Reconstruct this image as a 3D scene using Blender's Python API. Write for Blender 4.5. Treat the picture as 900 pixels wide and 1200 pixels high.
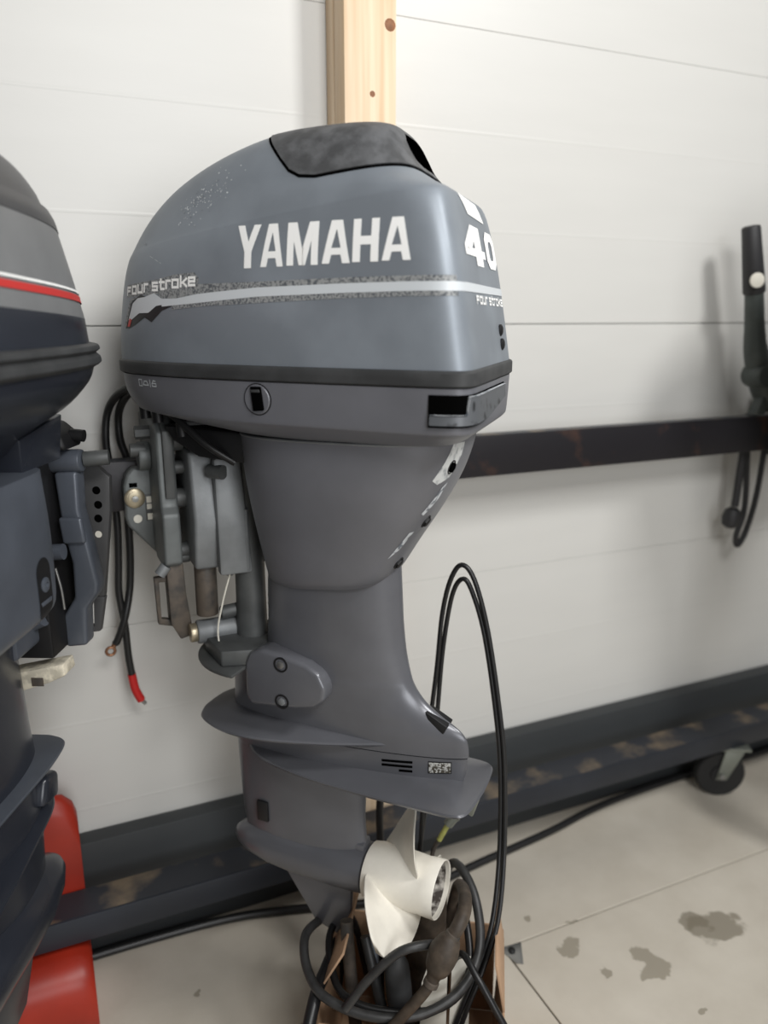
import bpy, bmesh, math, random
from math import sin, cos, pi, radians, sqrt
from mathutils import Vector, Matrix
from mathutils.bvhtree import BVHTree
from mathutils.geometry import tessellate_polygon

for o in list(bpy.data.objects):
    bpy.data.objects.remove(o, do_unlink=True)
scene = bpy.context.scene
COL = scene.collection
rnd = random.Random(7)

# ------------------------------------------------------------------ camera
cam_data = bpy.data.cameras.new('camera')
cam = bpy.data.objects.new('camera', cam_data)
COL.objects.link(cam)
cam.location = (0, 0, 1.38)
cam.rotation_euler = (radians(90 - 14), 0, 0)
cam_data.sensor_fit = 'VERTICAL'
cam_data.sensor_height = 36.0
cam_data.sensor_width = 27.0
cam_data.lens = 920 / 1200 * 36.0
cam_data.clip_start = 0.02
cam_data.dof.use_dof = True
cam_data.dof.focus_distance = 1.27
cam_data.dof.aperture_fstop = 2.0
scene.camera = cam

# ------------------------------------------------------------------ world, lamps, exposure
world = bpy.data.worlds.new('room_light')
scene.world = world
world.use_nodes = True
bg = world.node_tree.nodes['Background']
bg.inputs[0].default_value = (1.0, 0.975, 0.95, 1)
bg.inputs[1].default_value = 0.14

def area(name, loc, target, sx, sy, watts, col=(1, 1, 1)):
    l = bpy.data.lights.new(name, 'AREA')
    l.shape = 'RECTANGLE'; l.size = sx; l.size_y = sy; l.energy = watts; l.color = col
    o = bpy.data.objects.new(name, l); COL.objects.link(o)
    o.location = loc
    d = Vector(target) - Vector(loc)
    o.rotation_euler = d.to_track_quat('-Z', 'Y').to_euler()
    return o
area('ceiling_lamp_right', (1.75, 0.42, 2.90), (0.3, 1.6, 1.2), 0.45, 0.45, 34, (1.0, 0.995, 0.98))
area('added_fill_front_upper', (0.75, -0.45, 2.55), (-0.1, 1.2, 1.2), 0.9, 0.5, 27, (1.0, 0.995, 0.98))  # added fill, close by so the motor brightens more than the wall
area('added_fill_front_right', (1.75, -2.6, 1.70), (-0.1, 1.2, 1.2), 1.8, 1.8, 62, (0.97, 0.985, 1.0))  # added soft fill from the front right for the cowling side

vs = scene.view_settings
vs.view_transform = 'Standard'
vs.look = 'None'
vs.exposure = 0.0
vs.gamma = 1.0
vs.use_curve_mapping = False

# ------------------------------------------------------------------ materials
MATS = {}
def mat(name, col, rough=0.5, metal=0.0, var=0.0, vscale=30, bump=0.0, bscale=200, spec=0.5, coat=0.0, col2=None, lo=0.4, hi=0.65, trans=0.0):
    m = bpy.data.materials.new(name); m.use_nodes = True
    nt = m.node_tree; b = nt.nodes['Principled BSDF']
    b.inputs['Base Color'].default_value = (*col, 1)
    b.inputs['Roughness'].default_value = rough
    b.inputs['Metallic'].default_value = metal
    b.inputs['Specular IOR Level'].default_value = spec
    b.inputs['Coat Weight'].default_value = coat
    tc = nt.nodes.new('ShaderNodeTexCoord')
    if var or col2:
        n = nt.nodes.new('ShaderNodeTexNoise'); n.inputs['Scale'].default_value = vscale; n.inputs['Detail'].default_value = 6
        nt.links.new(tc.outputs['Object'], n.inputs['Vector'])
        r = nt.nodes.new('ShaderNodeValToRGB')
        r.color_ramp.elements[0].position = lo; r.color_ramp.elements[1].position = hi
        c2 = col2 or tuple(min(1, c * (1 + var)) for c in col)
        c1 = col if col2 else tuple(c * (1 - var) for c in col)
        r.color_ramp.elements[0].color = (*c1, 1); r.color_ramp.elements[1].color = (*c2, 1)
        nt.links.new(n.outputs['Fac'], r.inputs['Fac'])
        nt.links.new(r.outputs['Color'], b.inputs['Base Color'])
    if bump:
        n2 = nt.nodes.new('ShaderNodeTexNoise'); n2.inputs['Scale'].default_value = bscale; n2.inputs['Detail'].default_value = 3
        nt.links.new(tc.outputs['Object'], n2.inputs['Vector'])
        bp = nt.nodes.new('ShaderNodeBump'); bp.inputs['Strength'].default_value = bump; bp.inputs['Distance'].default_value = 0.002
        nt.links.new(n2.outputs['Fac'], bp.inputs['Height'])
        nt.links.new(bp.outputs['Normal'], b.inputs['Normal'])
    MATS[name] = m
    return m

def srgb(r, g, b):
    f = lambda c: ((c / 255 + 0.055) / 1.055) ** 2.4 if c > 10 else c / 255 / 12.92
    return (f(r), f(g), f(b))

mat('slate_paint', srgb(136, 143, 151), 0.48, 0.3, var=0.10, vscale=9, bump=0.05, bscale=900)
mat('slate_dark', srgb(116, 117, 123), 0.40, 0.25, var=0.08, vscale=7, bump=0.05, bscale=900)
mat('gear_paint', srgb(102, 103, 108), 0.28, 0.25, var=0.10, vscale=7)
mat('bracket_grey', srgb(128, 131, 133), 0.5, 0.3, var=0.16, vscale=14, bump=0.08, bscale=300)
mat('bracket_shaded', srgb(108, 112, 112), 0.48, 0.3, var=0.16, vscale=14, bump=0.08, bscale=300)  # darker copy of bracket_grey, puts the arms' shaded tone into the colour
mat('bracket_dark', srgb(82, 84, 84), 0.5, 0.2, var=0.2, vscale=16)
mat('navy_paint', srgb(84, 89, 98), 0.36, 0.2, var=0.14, vscale=8, bump=0.04, bscale=500)
mat('navy_gloss', srgb(44, 47, 55), 0.25, 0.1, var=0.1, vscale=6)
mat('left_grey', srgb(130, 131, 132), 0.5, 0.3, var=0.10, vscale=8)
mat('left_black', srgb(74, 74, 75), 0.45, 0.1, var=0.10, vscale=10)
mat('rubber', srgb(56, 57, 58), 0.6, 0, var=0.2, vscale=25)
mat('vent_black', srgb(84, 85, 87), 0.55, 0.0, var=0.32, vscale=38, bump=0.25, bscale=220)
mat('black', srgb(20, 20, 22), 0.5)
mat('void', (0.002, 0.002, 0.002), 0.9, spec=0.0)
mat('cable_black', srgb(28, 28, 29), 0.38)
mat('cable_grey', srgb(52, 52, 52), 0.45, var=0.25, vscale=40)
mat('decal_white', srgb(252, 252, 250), 0.5)
mat('decal_stripe', srgb(205, 210, 214), 0.4)
mat('decal_silver', srgb(150, 152, 152), 0.5, 0.0, col2=srgb(86, 90, 95), vscale=320, lo=0.46, hi=0.58)
mat('decal_dark', srgb(30, 31, 34), 0.4)
mat('decal_red', srgb(196, 52, 48), 0.45)
mat('decal_label', srgb(186, 186, 182), 0.5, col2=srgb(70, 66, 58), vscale=260, lo=0.45, hi=0.55)
mat('latch_worn', srgb(96, 99, 103), 0.45, 0.2, col2=srgb(46, 47, 49), vscale=60, lo=0.55, hi=0.68)
mat('worn_primer', srgb(205, 207, 206), 0.6, col2=srgb(130, 134, 138), vscale=70, lo=0.5, hi=0.7)
mat('scuff', srgb(200, 204, 208), 0.6, col2=srgb(110, 116, 124), vscale=90, lo=0.5, hi=0.62)
mat('prop_white', srgb(240, 235, 223), 0.4, 0, var=0.05, vscale=22)
mat('hub_dirty', srgb(60, 52, 46), 0.6, col2=srgb(205, 200, 192), vscale=70, lo=0.42, hi=0.62)
mat('zinc', srgb(176, 165, 142), 0.38, 0.7, var=0.15, vscale=60)
mat('anode', srgb(226, 218, 198), 0.6, 0.3, var=0.25, vscale=60, bump=0.3, bscale=120)
mat('rust_brown', srgb(94, 85, 76), 0.6, 0.2, col2=srgb(66, 63, 60), vscale=40)
mat('steel', srgb(150, 150, 148), 0.35, 0.8)
mat('rail_paint', srgb(33, 31, 35), 0.45, 0.2, col2=srgb(84, 58, 46), vscale=11, lo=0.58, hi=0.78, bump=0.15, bscale=60)
mat('rail_dirt', srgb(44, 47, 54), 0.45, 0.2, col2=srgb(120, 106, 88), vscale=9, lo=0.50, hi=0.66)
mat('rail_navy', srgb(42, 46, 54), 0.42, 0.2, var=0.12, vscale=5)
mat('red_plastic', srgb(152, 40, 23), 0.4, 0, var=0.18, vscale=6)
mat('cardboard', srgb(188, 154, 124), 0.8, 0, var=0.10, vscale=14, bump=0.1, bscale=80)
mat('paper_white', srgb(222, 218, 206), 0.7, 0, var=0.05, vscale=20)
mat('hose_brown', srgb(74, 64, 54), 0.6, 0, var=0.3, vscale=45, bump=0.3, bscale=90)
mat('copper_red', srgb(190, 30, 30), 0.4)
mat('copper', srgb(150, 110, 84), 0.4, 0.8)
mat('yellow_green', srgb(170, 170, 96), 0.5, var=0.2, vscale=60)
mat('tire', srgb(26, 26, 26), 0.7)
mat('caster_grey', srgb(130, 134, 126), 0.45, 0.5)
mat('tiller_black', srgb(42, 42, 44), 0.55)
mat('tiller_green', srgb(74, 80, 78), 0.5, 0.2, var=0.15, vscale=20)
mat('baseboard', srgb(54, 57, 59), 0.55, 0, var=0.06, vscale=5)

def wood():
    m = bpy.data.materials.new('pine'); m.use_nodes = True; nt = m.node_tree; b = nt.nodes['Principled BSDF']
    tc = nt.nodes.new('ShaderNodeTexCoord'); mp = nt.nodes.new('ShaderNodeMapping'); mp.inputs['Scale'].default_value = (34, 34, 1.2)
    n = nt.nodes.new('ShaderNodeTexNoise'); n.inputs['Scale'].default_value = 1.6; n.inputs['Detail'].default_value = 5
    r = nt.nodes.new('ShaderNodeValToRGB'); r.color_ramp.elements[0].color = (*srgb(222, 192, 156), 1); r.color_ramp.elements[1].color = (*srgb(240, 217, 188), 1)
    r.color_ramp.elements[0].position = 0.32; r.color_ramp.elements[1].position = 0.62
    L = nt.links.new
    L(tc.outputs['Object'], mp.inputs['Vector']); L(mp.outputs['Vector'], n.inputs['Vector']); L(n.outputs['Fac'], r.inputs['Fac'])
    L(r.outputs['Color'], b.inputs['Base Color']); b.inputs['Roughness'].default_value = 0.65
    MATS['pine'] = m
wood()
mat('knot', srgb(140, 92, 58), 0.6, var=0.2, vscale=90)

def wall_mat():
    m = bpy.data.materials.new('white_panel'); m.use_nodes = True; nt = m.node_tree; b = nt.nodes['Principled BSDF']
    L = nt.links.new
    tc = nt.nodes.new('ShaderNodeTexCoord'); mp = nt.nodes.new('ShaderNodeMapping'); mp.inputs['Scale'].default_value = (1, 1, 6)
    n = nt.nodes.new('ShaderNodeTexNoise'); n.inputs['Scale'].default_value = 3; n.inputs['Detail'].default_value = 4
    r = nt.nodes.new('ShaderNodeValToRGB'); r.color_ramp.elements[0].color = (*srgb(207, 206, 202), 1); r.color_ramp.elements[1].color = (*srgb(213, 212, 208), 1)
    L(tc.outputs['Object'], mp.inputs['Vector']); L(mp.outputs['Vector'], n.inputs['Vector']); L(n.outputs['Fac'], r.inputs['Fac']); L(r.outputs['Color'], b.inputs['Base Color'])
    b.inputs['Roughness'].default_value = 0.42
    n2 = nt.nodes.new('ShaderNodeTexNoise'); n2.inputs['Scale'].default_value = 60
    mp2 = nt.nodes.new('ShaderNodeMapping'); mp2.inputs['Scale'].default_value = (0.5, 1, 2.5)
    L(tc.outputs['Object'], mp2.inputs['Vector']); L(mp2.outputs['Vector'], n2.inputs['Vector'])
    bp = nt.nodes.new('ShaderNodeBump'); bp.inputs['Strength'].default_value = 0.06; bp.inputs['Distance'].default_value = 0.002
    L(n2.outputs['Fac'], bp.inputs['Height']); L(bp.outputs['Normal'], b.inputs['Normal'])
    MATS['white_panel'] = m
wall_mat()

def floor_mat(stains):
    m = bpy.data.materials.new('concrete'); m.use_nodes = True; nt = m.node_tree; b = nt.nodes['Principled BSDF']
    L = nt.links.new
    tc = nt.nodes.new('ShaderNodeTexCoord')
    n = nt.nodes.new('ShaderNodeTexNoise'); n.inputs['Scale'].default_value = 4; n.inputs['Detail'].default_value = 8; n.inputs['Roughness'].default_value = 0.6
    L(tc.outputs['Object'], n.inputs['Vector'])
    r = nt.nodes.new('ShaderNodeValToRGB'); r.color_ramp.elements[0].position = 0.3; r.color_ramp.elements[1].position = 0.7
    r.color_ramp.elements[0].color = (*srgb(194, 186, 172), 1); r.color_ramp.elements[1].color = (*srgb(212, 205, 192), 1)
    L(n.outputs['Fac'], r.inputs['Fac'])
    nd = nt.nodes.new('ShaderNodeTexNoise'); nd.inputs['Scale'].default_value = 14; nd.inputs['Detail'].default_value = 4
    L(tc.outputs['Object'], nd.inputs['Vector'])
    dv = nt.nodes.new('ShaderNodeVectorMath'); dv.operation = 'MULTIPLY_ADD'
    dv.inputs[1].default_value = (0.13, 0.13, 0); dv.inputs[2].default_value = (-0.065, -0.065, 0)
    L(nd.outputs['Color'], dv.inputs[0])
    ad = nt.nodes.new('ShaderNodeVectorMath'); ad.operation = 'ADD'
    L(tc.outputs['Object'], ad.inputs[0]); L(dv.outputs[0], ad.inputs[1])
    cur = r.outputs['Color']
    for (x, y, rad, colr, amt) in stains:
        ds = nt.nodes.new('ShaderNodeVectorMath'); ds.operation = 'DISTANCE'; ds.inputs[1].default_value = (x, y, 0)
        L(ad.outputs[0], ds.inputs[0])
        mr = nt.nodes.new('ShaderNodeMapRange'); mr.inputs['From Min'].default_value = rad * 1.12; mr.inputs['From Max'].default_value = rad * 0.92
        mr.inputs['To Max'].default_value = amt
        L(ds.outputs['Value'], mr.inputs['Value'])
        mx = nt.nodes.new('ShaderNodeMix'); mx.data_type = 'RGBA'
        L(mr.outputs[0], mx.inputs['Factor']); L(cur, mx.inputs['A']); mx.inputs['B'].default_value = (*colr, 1)
        cur = mx.outputs['Result']
    L(cur, b.inputs['Base Color'])
    b.inputs['Roughness'].default_value = 0.5
    n3 = nt.nodes.new('ShaderNodeTexNoise'); n3.inputs['Scale'].default_value = 120; L(tc.outputs['Object'], n3.inputs['Vector'])
    bp = nt.nodes.new('ShaderNodeBump'); bp.inputs['Strength'].default_value = 0.1; bp.inputs['Distance'].default_value = 0.002
    L(n3.outputs['Fac'], bp.inputs['Height']); L(bp.outputs['Normal'], b.inputs['Normal'])
    MATS['concrete'] = m

# ------------------------------------------------------------------ helpers
def obj(name, verts, faces, m, parent=None, xf=None, smooth=35, bevel=0, segs=2):
    me = bpy.data.meshes.new(name)
    if xf is not None:
        verts = [tuple(xf @ Vector(v)) for v in verts]
    me.from_pydata([tuple(v) for v in verts], [], faces)
    bm = bmesh.new(); bm.from_mesh(me)
    bmesh.ops.remove_doubles(bm, verts=bm.verts, dist=1e-6)
    bmesh.ops.recalc_face_normals(bm, faces=bm.faces)
    if bevel:
        es = [e for e in bm.edges if len(e.link_faces) == 2 and e.calc_face_angle(0) > radians(28)]
        bmesh.ops.bevel(bm, geom=es, offset=bevel, segments=segs, profile=0.5, affect='EDGES', clamp_overlap=True)
    bm.to_mesh(me); bm.free()
    me.materials.append(MATS[m])
    me.polygons.foreach_set('use_smooth', [True] * len(me.polygons))
    me.set_sharp_from_angle(angle=radians(smooth))
    o = bpy.data.objects.new(name, me); COL.objects.link(o)
    if parent is not None:
        o.parent = parent
    return o

def tag(o, label=None, cat=None, group=None, kind=None):
    if label: o['label'] = label
    if cat: o['category'] = cat
    if group: o['group'] = group
    if kind: o['kind'] = kind
    return o

def thing(name, label, cat, loc=(0, 0, 0), rotz=0, group=None):
    o = bpy.data.objects.new(name, None); COL.objects.link(o)
    o.empty_display_size = 0.05
    o.location = loc; o.rotation_euler = (0, 0, rotz)
    return tag(o, label, cat, group)

def boxg(x0, x1, y0, y1, z0, z1):
    v = [(x, y, z) for z in (z0, z1) for y in (y0, y1) for x in (x0, x1)]
    f = [(0, 2, 3, 1), (4, 5, 7, 6), (0, 1, 5, 4), (1, 3, 7, 5), (3, 2, 6, 7), (2, 0, 4, 6)]
    return v, f

def box(name, x0, x1, y0, y1, z0, z1, m, parent=None, xf=None, bevel=0, **k):
    v, f = boxg(x0, x1, y0, y1, z0, z1)
    return obj(name, v, f, m, parent, xf, bevel=bevel, **k)

def prism_geo(pts, d0, d1, axis):
    """2D outline extruded along an axis: 'y' -> pts are (x,z); 'x' -> pts are (y,z); 'z' -> pts are (x,y)"""
    def mk(a, b, d):
        return {'y': (a, d, b), 'x': (d, a, b), 'z': (a, b, d)}[axis]
    n = len(pts)
    v = [mk(a, b, d0) for a, b in pts] + [mk(a, b, d1) for a, b in pts]
    f = [tuple(range(n)), tuple(range(2 * n - 1, n - 1, -1))]
    f += [(i, (i + 1) % n, n + (i + 1) % n, n + i) for i in range(n)]
    return v, f

def prism(name, pts, d0, d1, axis, m, parent=None, xf=None, bevel=0.002, **k):
    v, f = prism_geo(pts, d0, d1, axis)
    return obj(name, v, f, m, parent, xf, bevel=bevel, **k)

def frame_prism(name, outer, inner, d0, d1, axis, m, parent=None, xf=None, bevel=0.0015):
    """outline with a hole; outer and inner have the same number of points"""
    n = len(outer)
    def mk(a, b, d):
        return {'y': (a, d, b), 'x': (d, a, b), 'z': (a, b, d)}[axis]
    v = []
    for d in (d0, d1):
        v += [mk(a, b, d) for a, b in outer] + [mk(a, b, d) for a, b in inner]
    f = []
    for i in range(n):
        j = (i + 1) % n
        f.append((i, j, n + j, n + i)); f.append((2 * n + i, 3 * n + i, 3 * n + j, 2 * n + j))
        f.append((i, 2 * n + i, 2 * n + j, j)); f.append((n + i, n + j, 3 * n + j, 3 * n + i))
    return obj(name, v, f, m, parent, xf, bevel=bevel)

def catmull(pts, sub):
    P = [Vector(p) for p in pts]
    out = []
    for i in range(len(P) - 1):
        p0 = P[i - 1] if i else P[0] * 2 - P[1]
        p1, p2 = P[i], P[i + 1]
        p3 = P[i + 2] if i + 2 < len(P) else P[-1] * 2 - P[-2]
        for k in range(sub):
            t = k / sub
            out.append(0.5 * ((2 * p1) + (p2 - p0) * t + (2 * p0 - 5 * p1 + 4 * p2 - p3) * t * t + (3 * p1 - p0 - 3 * p2 + p3) * t ** 3))
    out.append(P[-1])
    return out

def tube_geo(pts, r, n=10, sub=6):
    """swept tube; r a number or a list of radii at the control points"""
    if isinstance(r, (int, float)):
        r = [r] * len(pts)
    C = catmull(pts, sub) if sub > 1 else [Vector(p) for p in pts]
    if sub > 1:
        R = [v.x for v in catmull([(a, 0, 0) for a in r], sub)]
    else:
        R = list(r)
    T = []
    for i in range(len(C)):
        a = C[max(0, i - 1)]; b = C[min(len(C) - 1, i + 1)]
        T.append((b - a).normalized())
    up = Vector((0, 0, 1))
    if abs(T[0].dot(up)) > 0.95:
        up = Vector((0, 1, 0))
    N = (up - T[0] * up.dot(T[0])).normalized()
    v, f = [], []
    for i, c in enumerate(C):
        if i:
            ax = T[i - 1].cross(T[i])
            if ax.length > 1e-9:
                N = Matrix.Rotation(T[i - 1].angle(T[i]), 3, ax.normalized()) @ N
        B = T[i].cross(N)
        for k in range(n):
            a = 2 * pi * k / n
            v.append(c + (N * cos(a) + B * sin(a)) * R[i])
    for i in range(len(C) - 1):
        for k in range(n):
            f.append((i * n + k, i * n + (k + 1) % n, (i + 1) * n + (k + 1) % n, (i + 1) * n + k))
    f.append(tuple(range(n - 1, -1, -1))); f.append(tuple(range((len(C) - 1) * n, len(C) * n)))
    return v, f

def tube(name, pts, r, m, parent=None, xf=None, n=10, sub=6):
    v, f = tube_geo(pts, r, n, sub)
    return obj(name, v, f, m, parent, xf, smooth=50)

def cyl(name, p0, p1, r, m, parent=None, xf=None, n=24, bevel=0.0, r2=None):
    v, f = tube_geo([p0, p1], [r, r if r2 is None else r2], n, 1)
    return obj(name, v, f, m, parent, xf, smooth=40, bevel=bevel)

def lathe(name, prof, origin, axis, m, parent=None, xf=None, n=28, close=True):
    """prof: list of (radius, distance along axis)"""
    A = Vector(axis).normalized()
    X = A.orthogonal().normalized(); Y = A.cross(X)
    O = Vector(origin)
    v, f = [], []
    for r, h in prof:
        for k in range(n):
            a = 2 * pi * k / n
            v.append(O + A * h + (X * cos(a) + Y * sin(a)) * max(r, 1e-5))
    for i in range(len(prof) - 1):
        for k in range(n):
            f.append((i * n + k, i * n + (k + 1) % n, (i + 1) * n + (k + 1) % n, (i + 1) * n + k))
    if close:
        f.append(tuple(range(n))); f.append(tuple(range((len(prof) - 1) * n, len(prof) * n)))
    return obj(name, v, f, m, parent, xf, smooth=40)

def spow(c, e):
    return math.copysign(abs(c) ** e, c)

def loft_geo(levels, N=80, sub=4, uref=(-0.38, 0.28), smoothlv=True, skew=0.0):
    """levels: dict-like tuples (zf, zr, uf, um, ur, hw, nf, nr) from bottom to top"""
    rows = []
    L = [list(l) for l in levels]
    if smoothlv:
        for i in range(len(L) - 1):
            for k in range(sub):
                t = k / sub
                a, b = L[i], L[i + 1]
                pa = L[i - 1] if i else a
                pb = L[i + 2] if i + 2 < len(L) else b
                # monotone cubic (limited tangents) keeps flats flat
                row = []
                for q in range(8):
                    d = b[q] - a[q]; da = a[q] - pa[q]; db = pb[q] - b[q]
                    ma = 0 if (i == 0) else (0 if da * d <= 0 else math.copysign(min(abs((da + d) / 2), 2.2 * abs(da), 2.2 * abs(d)), d))
                    if i == 0: ma = d
                    mb = d if i + 2 >= len(L) else (0 if db * d <= 0 else math.copysign(min(abs((db + d) / 2), 2.2 * abs(db), 2.2 * abs(d)), d))
                    h00 = 2 * t ** 3 - 3 * t * t + 1; h10 = t ** 3 - 2 * t * t + t; h01 = -2 * t ** 3 + 3 * t * t; h11 = t ** 3 - t * t
                    row.append(h00 * a[q] + h10 * ma + h01 * b[q] + h11 * mb)
                rows.append(row)
        rows.append(L[-1])
    else:
        rows = L
    v, f = [], []
    for (zf, zr, uf, um, ur, hw, nf, nr) in rows:
        for k in range(N):
            a = 2 * pi * (k + 0.5) / N
            c, s = cos(a), sin(a)
            if c < 0:
                u = um + (um - uf) * spow(c, 2 / nf); w = hw * spow(s, 2 / nf)
            else:
                u = um + (ur - um) * spow(c, 2 / nr); w = hw * spow(s, 2 / nr)
            t = (u - uref[0]) / (uref[1] - uref[0])
            if c > 0 and skew: u -= skew * w * ((u - um) / (ur - um)) ** 2
            v.append((u, w, zf + (zr - zf) * t))
    n = len(rows)
    for i in range(n - 1):
        for k in range(N):
            f.append((i * N + k, i * N + (k + 1) % N, (i + 1) * N + (k + 1) % N, (i + 1) * N + k))
    for base in (0, (n - 1) * N):
        c = Vector((0, 0, 0))
        for k in range(N): c += Vector(v[base + k])
        ci = len(v); v.append(tuple(c / N))
        for k in range(N): f.append((base + k, base + (k + 1) % N, ci))
    return v, f

def loft(name, levels, m, parent=None, N=80, sub=4, smooth=35, xf=None, **k):
    v, f = loft_geo(levels, N, sub, **k)
    return obj(name, v, f, m, parent, xf, smooth=smooth)

def plan_pt(level, a, skew=0.0):
    zf, zr, uf, um, ur, hw, nf, nr = level
    c, s_ = cos(a), sin(a)
    if c < 0: return um + (um - uf) * spow(c, 2 / nf), hw * spow(s_, 2 / nf)
    u, w = um + (ur - um) * spow(c, 2 / nr), hw * spow(s_, 2 / nr)
    return u - skew * w * ((u - um) / (ur - um)) ** 2, w

def bvh_of(o):
    me = o.data
    return BVHTree.FromPolygons([v.co.copy() for v in me.vertices], [tuple(p.vertices) for p in me.polygons])

def decal(name, polys, bvh, m, parent, view='side', off=0.0008, grid=0.012, flip=False):
    """flat print laid onto a curved body: 2D outlines cut on a fine grid, dropped onto the surface and given a thickness"""
    bm = bmesh.new()
    for poly in polys:
        vs_ = [bm.verts.new((a, 0, b)) for a, b in poly]
        tri = tessellate_polygon([[Vector((a, b, 0)) for a, b in poly]])
        for t in tri:
            try: bm.faces.new([vs_[i] for i in t])
            except ValueError: pass
    xs = [v.co.x for v in bm.verts]; zs = [v.co.z for v in bm.verts]
    x = min(xs) + grid
    while x < max(xs):
        bmesh.ops.bisect_plane(bm, geom=bm.verts[:] + bm.edges[:] + bm.faces[:], plane_co=(x, 0, 0), plane_no=(1, 0, 0)); x += grid
    z = min(zs) + grid
    while z < max(zs):
        bmesh.ops.bisect_plane(bm, geom=bm.verts[:] + bm.edges[:] + bm.faces[:], plane_co=(0, 0, z), plane_no=(0, 0, 1)); z += grid
    bad = []
    for v in bm.verts:
        a, b = v.co.x, v.co.z
        if view == 'side': org, d = Vector((a, -2, b)), Vector((0, 1, 0))
        elif view == 'rear': org, d = Vector((2, a, b)), Vector((-1, 0, 0))
        elif view == 'far': org, d = Vector((a, 2, b)), Vector((0, -1, 0))
        else: org, d = Vector((a, b, 3)), Vector((0, 0, -1))
        loc, nor, idx, dist = bvh.ray_cast(org, d)
        if loc is None: bad.append(v); continue
        if nor.dot(d) > 0: nor = -nor
        v.co = loc + nor * off
    if bad: bmesh.ops.delete(bm, geom=bad, context='VERTS')
    me = bpy.data.meshes.new(name); bm.to_mesh(me); bm.free()
    me.materials.append(MATS[m]); me.polygons.foreach_set('use_smooth', [True] * len(me.polygons))
    o = bpy.data.objects.new(name, me); COL.objects.link(o); o.parent = parent
    return o

def strokes(lines, w, org, sx, sy, shear=0.0, sq=True):
    """stroke lettering: polylines in a unit cell -> quads with square ends"""
    out = []
    for ln in lines:
        pts = [(org[0] + (x + shear * y) * sx, org[1] + y * sy) for x, y in ln]
        for (x0, y0), (x1, y1) in zip(pts[:-1], pts[1:]):
            dx, dy = x1 - x0, y1 - y0; l = sqrt(dx * dx + dy * dy) or 1
            dx, dy = dx / l * w / 2, dy / l * w / 2
            out.append([(x0 - dx - dy, y0 - dy + dx), (x1 + dx - dy, y1 + dy + dx), (x1 + dx + dy, y1 + dy - dx), (x0 - dx + dy, y0 - dy - dx)])
    return out

# ------------------------------------------------------------------ frames
WALL_A = radians(24.2)
WALL = Matrix.Translation((0, 1.80, 0)) @ Matrix.Rotation(WALL_A, 4, 'Z')     # x along the wall, -y into the room
def wp(u, v, z=0): return WALL @ Vector((u, v, z))

# ------------------------------------------------------------------ room
def wl(name, x0, x1, y0, y1, z0, z1, m, parent=None, bevel=0):
    o = box(name, x0, x1, y0, y1, z0, z1, m, parent, bevel=bevel)
    if parent is None: o.matrix_world = WALL
    return o
wall = wl('wall_back', -3.2, 4.4, 0.012, 0.12, 0, 3.0, 'white_panel'); tag(wall, kind='structure')
# sheets between the joints, each with two shallow pressed lines
def panel_geo(z0, z1):
    prof = [(0.012, z0), (0.0006, z0), (0.0, z0 + 0.001)]
    h = (z1 - z0)
    for k in (1, 2):
        zc = z0 + h * k / 3
        prof += [(0.0, zc - 0.004), (-0.0003, zc - 0.0012), (-0.0003, zc + 0.0012), (0.0, zc + 0.004)]
    prof += [(0.0, z1 - 0.001), (0.0006, z1), (0.012, z1)]
    v = [(x, a, b) for x in (-3.2, 4.4) for a, b in prof]
    n = len(prof)
    f = [(i, i + 1, n + i + 1, n + i) for i in range(n - 1)] + [(n - 1, 0, n, 2 * n - 1), tuple(range(n)), tuple(range(2 * n - 1, n - 1, -1))]
    return v, f
for z0, z1 in ((0.13, 0.7450), (0.7456, 1.3605), (1.3630, 1.9796), (1.9803, 2.60)):
    v, f = panel_geo(z0, z1)
    obj('panel', v, f, 'white_panel', wall, smooth=1)
bb = wl('baseboard_back', -3.2, 4.4, -0.045, 0.0, 0, 0.281, 'baseboard', bevel=0.003); tag(bb, kind='structure')

stain_px = [(0.603, -0.555, 0.050), (0.565, -0.520, 0.03), (0.262, -0.468, 0.026), (0.384, -0.578, 0.028), (0.275, -0.548, 0.012), (-0.532, -0.239, 0.010), (0.40, -0.70, 0.008), (0.21, -0.35, 0.010), (0.30, -0.40, 0.006)]
floor_mat([(u, v, r, srgb(124, 116, 100) if r > 0.028 else srgb(142, 134, 118), 0.75) for u, v, r in stain_px])
fl = box('floor', -3.2, 4.4, -4.2, 0.12, -0.12, -0.006, 'rubber'); fl.matrix_world = WALL; tag(fl, kind='structure')
JU, JV = 0.112, -0.405
for (x0, x1, y0, y1) in ((-3.2, JU - 2.0, JV, 0.12), (JU - 2.0, 4.4, JV, 0.12), (-3.2, JU, -4.2, JV), (JU, 2.4, -4.2, JV), (2.4, 4.4, -4.2, JV)):
    g = 0.0018
    box('slab', x0 + g, x1 - g, y0 + g, y1 - g, -0.05, 0.0, 'concrete', fl, bevel=0.0012, segs=1)
# small steel corner plate at the joint crossing
cp = thing('corner_plate', 'small steel triangle plate with a bolt at the floor joint', 'plate', wp(JU + 0.012, JV - 0.012, 0), WALL_A)
prism('plate', [(-0.022, 0.014), (0.034, 0.010), (0.004, -0.045), (-0.010, -0.036)], 0.0, 0.0022, 'z', 'steel', cp, bevel=0.0006)
lathe('bolt', [(0.008, 0.0), (0.008, 0.004), (0.005, 0.006), (0.0, 0.006)], (0.0, -0.004, 0.002), (0, 0, 1), 'black', cp, n=12)

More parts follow.
